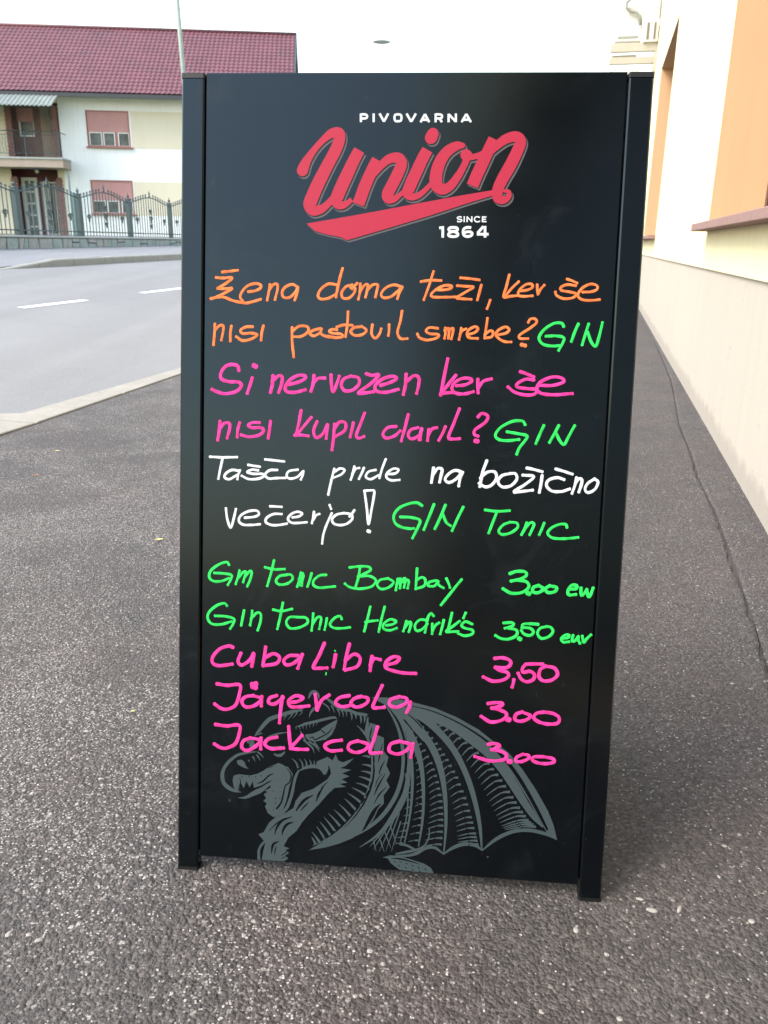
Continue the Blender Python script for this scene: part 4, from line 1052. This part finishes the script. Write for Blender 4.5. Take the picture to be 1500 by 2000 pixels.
# ------------------------------------------------------------------ printed lettering, straight-cut strokes
def print_strokes(label, ox, oy, sc, width, strokes, name):
    mb = MB(BF)
    for s in strokes.strip().split('/'):
        s = s.strip()
        if not s: continue
        cur = s[0] == '~'
        if cur: s = s[1:]
        pts = []
        for x, y in nums(s):
            X, Y = ox + x / sc, oy + y / sc; a = bp_(X, Y); k = (bp_(X + 5, Y)[0] - a[0]) / 5; pts.append((a[0], a[1], width / sc / 2 * k))
        if cur: ribbon(mb, pts, caps=False, thick=.00001)
        else:
            for p, q in zip(pts, pts[1:]): ribbon(mb, [p, q], caps=False, thick=.00001, smooth=False)
    return tag(mb.build(name, M['printW'], panel), label)
print_strokes('white printed word PIVOVARNA', 550, 190, 2.885, 12.5, """
447 92 447 141 / ~447 97 470 97 481 103 482 111 475 119 447 121 / 519 92 519 141 / 552 92 577 138 601 92 / ~656 97 640 100 636 116 640 133 656 136 672 133 676 116 672 100 656 97 / 704 92 730 138 757 92 /
783 141 808 95 832 141 / 792 127 824 127 / 868 92 868 141 / ~868 97 892 97 903 103 904 111 897 119 868 120 / 888 118 904 141 / 941 141 941 94 / 941 96 982 138 / 982 92 982 141 / 1014 141 1041 95 1067 141 / 1024 127 1058 127""", 'brewery_name')
print_strokes('small white printed word SINCE', 550, 190, 2.885, 7, """
~1015 678 1008 674 995 675 990 681 996 687 1010 689 1016 694 1010 701 995 701 989 697 / 1029 671 1029 704 / 1045 704 1045 672 / 1045 673 1072 702 / 1072 671 1072 704 / ~1117 679 1108 674 1093 675 1086 688 1093 700 1108 702 1118 697 / 1132 671 1132 704 / 1130 675 1154 675 / 1132 688 1151 688 / 1130 701 1154 701""", 'founding_line')
print_strokes('bold white printed year 1864', 550, 190, 2.885, 15, """
888 737 905 734 / 908 727 908 791 / ~970 734 950 735 941 744 950 755 970 757 991 767 993 779 978 785 958 785 941 779 943 767 960 758 985 753 992 744 985 735 970 734 / 
~1068 736 1048 733 1027 742 1023 762 1028 779 1048 785 1068 780 1074 768 1064 759 1042 759 1027 767 / 1137 728 1104 766 / 1100 772 1166 772 / 1146 726 1146 791""", 'founding_year')

# ------------------------------------------------------------------ script logo
U = [
 "118 412 33, 128 385 30, 150 345 24, 185 295 19, 230 245 19, 280 205 26, 322 203 32, 326 240 33, 303 300 34, 258 385 35, 212 475 37, 176 555 38, 160 605 38, 180 638 30, 225 630 24, 262 600 20, 300 560 20",
 "438 298 33, 410 350 34, 372 430 36, 335 510 37, 312 570 36, 318 600 30, 345 608 22, 372 596 16, 395 575 14",
 "540 352 33, 512 405 34, 474 490 35, 448 560 35, 432 604 35",
 "485 470 16, 520 430 20, 560 385 22, 605 348 26, 655 342 30, 676 372 32, 655 430 34, 625 490 34, 598 545 34, 602 572 28, 632 574 20, 665 552 14, 690 528 12",
 "822 296 33, 795 345 34, 760 420 35, 728 490 35, 712 538 33, 730 560 22, 765 556 18, 800 532 16, 835 496 14, 855 470 12",
 "1020 272 16, 985 275 26, 935 305 31, 895 360 34, 872 430 36, 872 490 36, 905 520 30, 950 500 26, 990 450 23, 1020 400 20, 1038 360 20, 1046 320 24",
 "1038 325 32, 1044 330 32", "1040 338 22, 1085 335 17, 1130 318 16, 1175 290 14",
 "1196 234 33, 1172 285 34, 1135 365 35, 1102 435 35, 1075 500 35",
 "1120 385 15, 1160 325 20, 1210 275 24, 1265 235 28, 1320 222 30, 1346 250 32, 1325 310 34, 1285 390 35, 1245 460 34, 1218 520 32, 1218 565 30, 1250 580 22, 1280 560 16, 1278 533 14, 1255 528 10",
 "852 207 34, 842 228 36"]
SW = nums("1188 524 1196 552 1040 600 840 666 620 732 370 806 330 788 250 772 190 755 140 712 330 680 540 642 760 600 1000 556")
def logo(mat, dx, dy, base, grow, name, label):
    mb = MB(BF); save = lay[0]
    for i, s in enumerate(U):
        v = [float(q) for q in s.replace(',', ' ').split()]; P = list(zip(v[::3], v[1::3], v[2::3]))
        pts = []
        for x, y, r in P:
            X, Y = 550 + (x + dx) / 2.885, 190 + (y + dy) / 2.885; a = bp_(X, Y); k = (bp_(X + 5, Y)[0] - a[0]) / 5; pts.append((a[0], a[1], (r + grow) / 2.885 * k))
        lay[0] = i * .000012
        flat_top = i in (1, 2, 4, 8)
        ribbon(mb, pts, caps=not flat_top, base=base, thick=.000005)
    lay[0] = save
    fillp(mb, [bp_(550 + (x + dx) / 2.885, 190 + (y + dy) / 2.885) for x, y in SW], base + .0002)
    return tag(mb.build(name, M[mat], panel), label)
logo('printS', 9, 13, .00004, 1.5, 'logo_shadow', 'grey drop shadow of the red script word')
logo('printK', 3.5, 5, .00021, 1, 'logo_outline', 'thin black gap under the red script word')
logo('printR', 0, 0, .0004, -1.0, 'logo_lettering', 'red script word Union with a swash below')
# ------------------------------------------------------------------ dragon crest print
GR = MB(BF); DK = MB(BF)
def cv(ox, oy, x, y): return bp_(ox + x / 3.75, oy + y / 3.75)
def tp(mb, ox, s, base, oy=1340, grow=0):
    """tapered stroke: x y fullwidth triples in enlarged photo units"""
    v = [float(q) for q in s.replace(',', ' ').split()]
    pts = []
    for x, y, w_ in zip(v[::3], v[1::3], v[2::3]):
        a = cv(ox, oy, x, y); k = (bp_(ox + x / 3.75 + 5, oy + y / 3.75)[0] - a[0]) / 5; pts.append((a[0], a[1], max(.4, w_ / 2) / 3.75 * k))
    ribbon(mb, pts, caps=False, base=base, thick=.000004)
def g1(s): 
    for q in s.split('/'): tp(GR, 400, q, .00006)
def g2(s):
    for q in s.split('/'): tp(GR, 700, q, .00006)
def k1(s):
    for q in s.split('/'): tp(DK, 400, q, .00045)
def k2(s):
    for q in s.split('/'): tp(DK, 700, q, .00045)
_slow = ribbon
_lay_save = lay[0]
# compress the layering for the print so that dark sits above grey and ink above both
def ribbon(mb, P, caps=True, base=.0003, thick=.0, smooth=True, jit=0.0):
    Q = catmull(P, .0022) if smooth else list(P)
    lay[0] = (lay[0] + .0000013) % .00011
    d0 = .002 - (.00005 + lay[0] if base < .0002 else .00018 + lay[0] * .9)
    n = len(Q); o = len(mb.v)
    for i, (x, z, r) in enumerate(Q):
        a = Q[max(0, i - 1)]; b = Q[min(n - 1, i + 1)]
        dx, dz = b[0] - a[0], b[1] - a[1]; L = math.hypot(dx, dz) or 1; nx, nz = -dz / L, dx / L
        for q in (-1, 1): mb.v.append(mb.fr(x + nx * r * q, d0 , clampz(z + nz * r * q)))
    for i in range(n - 1): mb.f.append((o + i * 2, o + i * 2 + 1, o + (i + 1) * 2 + 1, o + (i + 1) * 2))
def gp1(s, ox=400): fillp(GR, [cv(ox, 1340, x, y) for x, y in nums(s)], .00004)
def kp1(s, ox=400): fillp(DK, [cv(ox, 1340, x, y) for x, y in nums(s)], .00017)
# --- head
g1("365 370 6 395 330 22 440 275 28 480 240 30 560 212 28 640 188 26 720 172 8 / 372 360 4 420 345 10 / 760 90 10 775 55 20 800 38 22 830 60 18 835 95 8 / 765 230 3 775 195 14 800 165 20 815 150 10")
g1("585 190 12 600 205 10 575 250 2 / 625 182 12 640 205 10 610 245 2 / 660 178 12 675 195 9 645 235 2 / 690 172 10 712 190 8 692 215 2")
g1("880 80 10 930 118 24 990 165 24 1060 178 22 1110 200 24 1150 205 22 1190 212 18 / 860 120 8 905 155 10 915 185 2 / 925 140 9 940 165 9 950 195 2 / 970 170 12 985 195 8 985 225 2 / 1000 172 12 1012 198 8 1016 226 2 / 1030 180 12 1038 200 8 1040 225 2")
g1("1070 195 12 1078 225 10 1075 250 2 / 1100 205 12 1108 225 8 1108 242 2 / 1140 212 14 1145 245 12 1142 275 2 / 1170 215 14 1172 245 12 1166 270 2 / 1196 230 10 1195 270 16 1250 285 10 / 1120 290 3 1160 340 8 1200 395 8")
g1("380 480 5 330 485 14 290 492 18 240 505 20 185 545 22 145 595 24 128 650 28 140 710 30 180 748 30 225 768 20 268 776 3")
gp1("235 545 270 538 292 558 300 585 322 606 285 597 262 585 240 572")
g1("318 540 10 330 556 2 / 350 515 12 362 535 8 368 552 2 / 380 500 12 395 525 9 408 545 2 / 385 480 12 415 505 10 430 528 2")
g1("310 415 14 330 400 34 345 420 40 335 450 20 / 430 405 4 470 372 12 540 348 12 615 338 4 / 505 495 8 530 508 20 560 505 22 588 480 8 / 455 440 10 500 452 22 560 445 16")
gp1("662 300 730 268 850 240 925 222 958 222 972 244 950 238 930 240 850 260 740 286 690 300")
gp1("735 355 790 342 850 312 900 282 955 252 972 250 955 305 930 355 885 392 800 408 755 392 735 370")
g1("665 300 8 672 316 3 / 690 290 9 700 325 2 / 716 284 9 722 318 2 / 744 278 9 744 312 2 / 772 272 9 768 306 2 / 800 266 9 792 300 2 / 828 260 8 815 290 2")
k1("720 352 4 790 340 12 850 318 8 / 850 318 6 880 345 10 / 765 382 3 790 372 8 805 392 9 850 372 8 900 345 8 938 300 2 / 845 315 3 900 275 9 950 245 3")
g1("722 392 14 760 425 14 790 455 12 802 492 2 / 760 405 14 800 430 12 820 450 10 840 482 2 / 800 410 12 825 440 10 845 465 2 / 700 330 8 722 372 12 740 400 6")
# mouth
gp1("203 690 212 655 250 645 330 655 385 642 425 622 470 590 540 563 610 592 645 645 632 700 560 692 500 700 440 712 395 735 360 745 350 698 328 742 305 695 285 748 262 705 248 762 232 772 212 738")
gp1("495 702 560 690 632 700 618 745 600 830 575 900 548 955 500 958 462 930 440 880 456 862 428 840 450 822 432 792 460 775 438 765 478 748")
g1("243 818 3 300 815 20 350 790 32 400 765 40 450 725 40 500 705 20")
k1("600 600 3 632 650 9 620 705 9 590 730 8 575 790 10 560 850 12 525 900 14 / 560 565 3 600 592 4 / 380 712 3 420 700 10 470 655 10 505 640 3 / 350 760 2 400 742 9 450 712 9 490 690 3 / 430 600 2 480 592 6 520 575 2 / 240 760 3 262 700 6 250 670 2")
k1("270 660 8 276 668 6 / 320 658 7 325 664 5 / 368 660 7 374 664 5 / 410 655 7 416 660 5 / 500 770 5 503 775 4 / 550 770 5 553 775 4 / 515 820 6 520 826 4 / 548 820 6 552 826 4 / 515 852 7 520 858 5 / 500 905 6 505 910 4")
g1("690 615 12 665 665 20 652 720 20 640 780 22 622 840 22 600 890 24 560 935 16 520 950 4 / 690 622 4 740 596 22 800 588 26 850 602 26 880 645 22")
g1("636 530 3 665 555 10 685 600 14 / 690 532 3 712 560 10 718 598 12 / 728 532 3 745 560 10 745 595 12 / 765 538 3 778 560 10 775 590 12 / 800 542 3 802 570 10 798 590 12 / 830 552 3 828 575 10 822 592 10 / 855 556 3 850 578 9 845 600 10")
gp1("385 1284 385 1205 402 1165 432 1132 392 1085 432 1070 470 1000 530 950 600 925 650 892 665 842 710 782 790 755 850 715 900 682 925 640 912 590 885 655 862 620 815 590 820 552 900 518 935 545 958 500 978 545 1012 558 1092 528 1032 585 990 600 1072 613 1005 640 1062 660 1002 682 1047 708 987 716 1037 738 952 745 900 792 830 872 760 942 712 1000 672 1060 612 1110 578 1172 618 1188 590 1205 618 1222 588 1240 612 1262 580 1284")
k1("905 580 3 912 620 14 885 655 10 / 870 735 3 835 790 16 815 845 5 / 795 798 3 735 830 20 690 880 16 668 915 4 / 760 850 3 730 880 10 700 915 2 / 640 955 3 565 985 18 525 1040 14 512 1090 3 / 652 995 3 605 1010 18 575 1050 16 565 1092 3 / 470 1060 2 520 1010 8 560 980 2 / 440 1150 4 418 1200 22 412 1270 10 / 545 1135 3 500 1160 18 488 1225 4 / 525 1170 2 515 1200 8 512 1240 2 / 900 700 2 860 740 8 845 775 2 / 690 870 2 670 905 6 / 560 1240 3 600 1215 8 / 560 1262 2 600 1245 6")
# --- neck
gp1("1192 215 1192 275 1262 288 1252 355 1312 378 1310 478 1345 520 1330 580 1357 640 1330 690 1355 740 1310 800 1312 860 1268 905 1235 980 1180 1045 1080 1115 980 1155 880 1182 760 1202 850 1150 940 1100 1030 1030 1105 955 1170 865 1215 770 1238 690 1246 620 1238 540 1222 460 1195 385 1170 330")
g1("1115 290 3 1160 330 10 1192 390 12 1218 470 13 1226 560 14 1222 650 14 1200 750 14 1155 850 13 1085 955 12 1000 1045 12 900 1118 10 790 1168 4")
for i in range(16):
    q = i / 15; a = math.radians(8 + 62 * q); 
k1("1205 375 10 1228 420 9 / 1226 440 10 1240 490 10 / 1236 510 10 1240 560 10 / 1238 575 10 1238 625 10 / 1236 640 10 1228 690 10 / 1222 705 11 1208 750 11 / 1202 765 11 1180 805 11 / 1172 820 11 1145 860 11 / 1135 875 11 1105 915 11 / 1095 925 11 1062 965 11 / 1050 978 10 1018 1010 10 / 1005 1020 10 970 1048 10 / 955 1060 9 922 1082 9 / 905 1092 8 872 1112 8")
for x0, y0, x1, y1 in ((1212, 520, 1152, 512), (1222, 588, 1150, 575), (1220, 640, 1145, 622), (1212, 690, 1128, 662), (1198, 742, 1108, 708), (1172, 795, 1078, 744), (1140, 850, 1045, 783), (1105, 905, 1022, 822), (1070, 955, 982, 862), (1032, 992, 945, 903), (995, 1030, 905, 932), (955, 1065, 872, 958), (918, 1092, 842, 992), (880, 1122, 818, 1028), (842, 1145, 785, 1068), (812, 1160, 782, 1104)):
    g1(f"{x0} {y0} 20 {(x0+x1)/2} {(y0+y1)/2-4} 13 {x1} {y1} 3")
k1("1225 300 3 1215 340 9 1205 385 3 / 1275 330 3 1245 390 10 1240 450 3 / 1300 420 3 1282 500 9 1270 560 3 / 1318 545 3 1290 600 10 1275 650 3 / 1322 640 3 1270 730 12 1240 800 3 / 1330 740 3 1280 790 10 1240 860 3 / 1300 640 2 1262 690 6 1250 740 2 / 1290 860 3 1250 900 22 1215 960 30 1170 1040 14 1150 1060 3 / 1195 240 3 1205 265 6 1200 300 2")
# --- neck outline arcs and membrane in front of the wing
g2("200 140 10 265 245 20 305 350 24 325 470 26 328 580 26 312 690 28 275 800 30 215 900 30 150 975 28 80 1030 26 0 1078 22 -60 1110 6")
g2("195 130 30 270 190 44 330 300 44 365 420 36 372 540 34 365 660 34 345 780 40 300 880 46 245 970 40 180 1050 24 110 1115 16 10 1180 4")
k2("215 150 4 290 260 16 335 390 18 350 520 18 342 640 18 / 345 330 2 352 400 4 / 372 640 2 382 700 4 380 760 2")
for (x0, y0, x1, y1) in ((300, 930, 200, 1210), (260, 980, 150, 1215), (220, 1020, 110, 1195), (180, 1065, 80, 1180), (310, 990, 240, 1215), (150, 1100, 190, 1215), (190, 1060, 240, 1190), (230, 1010, 280, 1160), (110, 1130, 130, 1210)):
    g2(f"{x0} {y0} 9 {(x0+x1)/2} {(y0+y1)/2} 8 {x1} {y1} 2")
# --- wing
gp1("95 82 240 84 400 118 560 160 720 228 880 318 980 398 1100 488 1200 608 1300 758 1390 918 1430 1020 1456 1130 1395 1100 1330 985 1250 842 1150 682 1060 562 960 472 850 388 700 305 575 250 545 245 600 310 690 410 640 390 560 320 470 235 400 190 350 200 430 300 500 420 470 400 400 320 330 230 200 140", 700)
g2("350 170 70 480 235 64 590 335 50 690 455 46 765 590 42 820 730 40 862 880 34 890 1030 26 905 1205 10")
g2("260 170 50 390 250 56 490 370 52 560 490 50 605 620 44 630 760 34 640 900 26 640 1050 20 625 1225 10")
g2("310 260 46 380 350 46 430 470 46 462 600 34 475 740 26 476 880 20 465 1020 18 440 1175 8")
g2("330 330 40 368 450 36 388 570 28 395 700 22 390 830 18 372 980 14 335 1165 8 / 345 640 6 362 800 10 352 960 10 305 1150 6")
g2("400 190 60 560 232 70 700 300 66 830 395 64 950 490 66 1050 600 66 1140 730 66 1220 860 56 1290 960 44 1352 1035 8")
def interp(P, t):
    n = len(P) - 1; i = min(n - 1, int(t * n)); f = t * n - i
    return (P[i][0] + (P[i + 1][0] - P[i][0]) * f, P[i][1] + (P[i + 1][1] - P[i][1]) * f)
def ticks(path, n, L0, L1, up, drop0, w0=20, w1=3, t0=0.0, t1=1.0, gaps=(.45,), tilt0=1.0):
    P = nums(path)
    for i in range(n):
        q = t0 + (t1 - t0) * i / (n - 1); x, y = interp(P, q); f = i / (n - 1)
        L = L0 + (L1 - L0) * f; slope = drop0 * (1 - f) + up * f
        pts = [(x, y), (x - L * .35, y - L * .02 + L * slope * .12), (x - L * .7, y + L * slope * .5), (x - L, y + L * slope)]
        ww = [w0, w0 * .55, w0 * .42, w1]
        g2(' '.join(f"{a:.1f} {b:.1f} {c:.1f}" for (a, b), c in zip(pts, ww)))
        for g in gaps:
            if f > .35:
                gx = x - L * g; gy = y + L * slope * (g * .6); tp(DK, 700, f"{gx+4:.1f} {gy-10:.1f} 5 {gx-6:.1f} {gy+12:.1f} 5", .00045)
ticks("560 262 700 340 830 440 950 550 1040 670 1120 790 1190 900 1250 985 1300 1030", 24, 36, 225, .10, 1.0, 22, 3)
ticks("380 215 480 300 580 420 660 540 730 670 790 820 830 960 860 1080 880 1160", 25, 22, 150, .02, 1.0, 20, 3)
ticks("400 330 480 450 545 570 585 690 612 810 622 930 622 1040 610 1160", 19, 26, 135, .08, .8, 19, 3)
ticks("400 400 440 520 462 640 470 760 468 880 460 1000 440 1130", 15, 14, 76, .12, .7, 17, 3, gaps=(.5,))
ticks("372 560 384 680 388 800 378 920 352 1050 325 1150", 12, 14, 60, .10, .4, 14, 3, gaps=())
k2("330 148 3 420 152 5 560 190 8 720 262 10 860 345 14 960 420 18 1060 520 26 1140 620 28 1220 745 28 1290 870 26 1350 985 22 1385 1055 14 / 330 185 3 400 235 8 470 310 8 / 180 150 2 240 145 6 300 150 3")
g2("1452 1122 8 1370 1082 26 1250 1056 28 1130 1066 28 1010 1120 26 905 1205 8 / 912 1205 10 850 1165 26 770 1158 28 690 1186 24 618 1235 6 / 626 1232 10 560 1184 22 495 1186 24 430 1222 26 370 1240 20 300 1244 16 180 1255 3")
g2("520 1040 6 515 1110 10 480 1170 12 420 1200 18 350 1215 20 270 1230 12 / 300 1160 10 350 1165 18 400 1190 16 430 1200 6")
gp1("178 1254 230 1240 300 1244 400 1275 480 1300 530 1330 552 1385 500 1388 400 1375 300 1345 240 1300 215 1262", 700)
k2("240 1262 2 300 1264 12 370 1280 10 450 1305 3 / 262 1282 5 275 1292 4 / 300 1285 6 318 1292 4 / 345 1298 6 362 1304 4 / 390 1312 6 406 1320 4 / 435 1325 6 450 1335 4 / 290 1310 6 305 1320 4 / 340 1325 6 355 1335 4 / 390 1342 6 405 1350 4 / 440 1350 6 455 1362 4 / 485 1335 6 500 1350 4 / 495 1365 6 505 1378 4")
dg = GR.build('dragon_print', M['printD'], panel); tag(dg, 'slate grey printed dragon head with ribbed wing')
dk = DK.build('dragon_print_lines', M['board'], panel); tag(dk, 'black engraving lines cut into the grey dragon print')

# ================================================================== small things on the pavement
def leaf(name, label, px_, py_, L, mat, ang, curl=.25):
    p = gr(px_, py_); e_ = Fr(p + Z * .004, (math.cos(ang), math.sin(ang), 0), (-math.sin(ang), math.cos(ang), 0), Z)
    m = MB(e_); n = 8
    for i in range(n + 1):
        u = i / n; wd = L * .26 * math.sin(math.pi * min(1, u * 1.05)) ** .8 * (1 + .18 * math.sin(i * 2.3)); zz = L * curl * (u - .5) ** 2
        for q, h in ((-1, .10), (0, 0), (1, .13)): m.v.append(m.fr((u - .5) * L, q * wd, zz + h * wd * 2))
    for i in range(n):
        for k in range(2): m.f.append((i * 3 + k, i * 3 + k + 1, i * 3 + k + 4, i * 3 + k + 3))
    m.tube([(-.5 * L, 0, L * curl * .25), (-.62 * L, .02 * L, L * curl * .3)], L * .012, 4)
    o = m.build(name, mat, None, loc=p); tag(o, label, 'leaf')
leaf('fallen_leaf', 'small yellow dry leaf on the pavement just left of the board', 311, 1056, .032, M['leafY'], .35)
leaf('fallen_leaf', 'small orange-brown dry leaf on the pavement at the left, near the kerb', 71, 930, .032, M['leafB'], .9)
leaf('fallen_leaf', 'faint yellowish leaf lying closest to the pale kerb', 112, 882, .030, M['leafY'], .2, .1)
def pebble(label, x, y, r, cat='pebble', mat=None, sq=.6, ang=0):
    p = gr(x, y); rr = random.Random(int(x)); m = MB(); n, k = 9, 4; r *= .85
    rings = []
    for j in range(k + 1):
        ph = math.pi / 2 * j / k; rad = r * math.cos(ph); z = r * .45 * math.sin(ph)
        for i in range(n):
            q = 2 * math.pi * i / n; f = 1 + rr.uniform(-.12, .12)
            dx, dy = rad * f * math.cos(q), rad * f * sq * math.sin(q)
            m.v.append(V((p.x + dx * math.cos(ang) - dy * math.sin(ang), p.y + dx * math.sin(ang) + dy * math.cos(ang), z - .001)))
    for j in range(k):
        for i in range(n): m.f.append((j * n + i, j * n + (i + 1) % n, (j + 1) * n + (i + 1) % n, (j + 1) * n + i))
    o = m.build('pebble', mat or M['chip'], None, True, loc=p); tag(o, label, cat)
pebble('tan pebble on the pavement left of the board, level with the pink lines', 260, 1388, .0065, mat=M['leafY'])
pebble('pale oblong pebble lying right below the right foot of the board', 1273, 1778, .012, sq=.45, ang=-.2)
pebble('pale elongated pebble a hand right of the oblong one below the right foot', 1327, 1776, .011, sq=.4, ang=1.0)
pebble('flat pale pebble just beside the right foot of the board', 1250, 1756, .008, sq=.5, ang=-.3)
pebble('round pale pebble near the right edge, lowest of the lone ones there', 1468, 1799, .007, sq=.9)
pebble('pale pebble on the pavement left of the oblong one, below the board', 1125, 1816, .008, sq=.7, ang=1.3)
pebble('round white pebble at the bottom edge of the picture', 1210, 1990, .006, sq=.9)
pebble('white pebble right of the board near the cracked strip', 1430, 1335, .007, sq=.7)
pebble('small white pebble on the dark pavement right of the board', 1415, 1652, .006, sq=.8)
pebble('pale pebble at the left picture edge below the level of the board', 17, 1824, .008, sq=.7, ang=1.2)
pebble('pale pebble standing close right of the one at the left picture edge', 56, 1825, .006, sq=.8)
pebble('pale elongated pebble under the pair at the left picture edge', 76, 1836, .009, sq=.5, ang=.4)

# loose grit and proud chips
rg = random.Random(11); m = MB()
cnt = 0
while cnt < 5200:
    tt = .2 + 7 * rg.random() ** 1.6; s = rg.uniform(-3.0, .6)
    if s < kerb_in(tt) + .02 or abs(s - crack_s(tt)) < .03: continue
    if rg.random() > (1.0 if s < -.25 else .25): continue
    p = st(s, tt); r = rg.choice((.0011, .0014, .0018, .0024)) * rg.uniform(.8, 1.3); z = 0 if s < crack_s(tt) else .007
    a = rg.uniform(0, 3.1); el = rg.uniform(.5, .9)
    pts = []
    for k in range(5):
        q = a + k * 2 * math.pi / 5 + rg.uniform(-.25, .25); f = rg.uniform(.8, 1.15); dx, dy = r * f * math.cos(q), r * f * el * math.sin(q)
        pts.append((p.x + dx, p.y + dy, z - .0005))
    tz = z + r * rg.uniform(.35, .8)
    vs = pts + [(p.x + (x - p.x) * .6, p.y + (y - p.y) * .6, tz) for x, y, _ in pts]
    m.add(vs, [(k, (k + 1) % 5, 5 + (k + 1) % 5, 5 + k) for k in range(5)] + [(5, 6, 7, 8, 9)]); cnt += 1
tag(m.build('grit', M['chip']), kind='stuff')
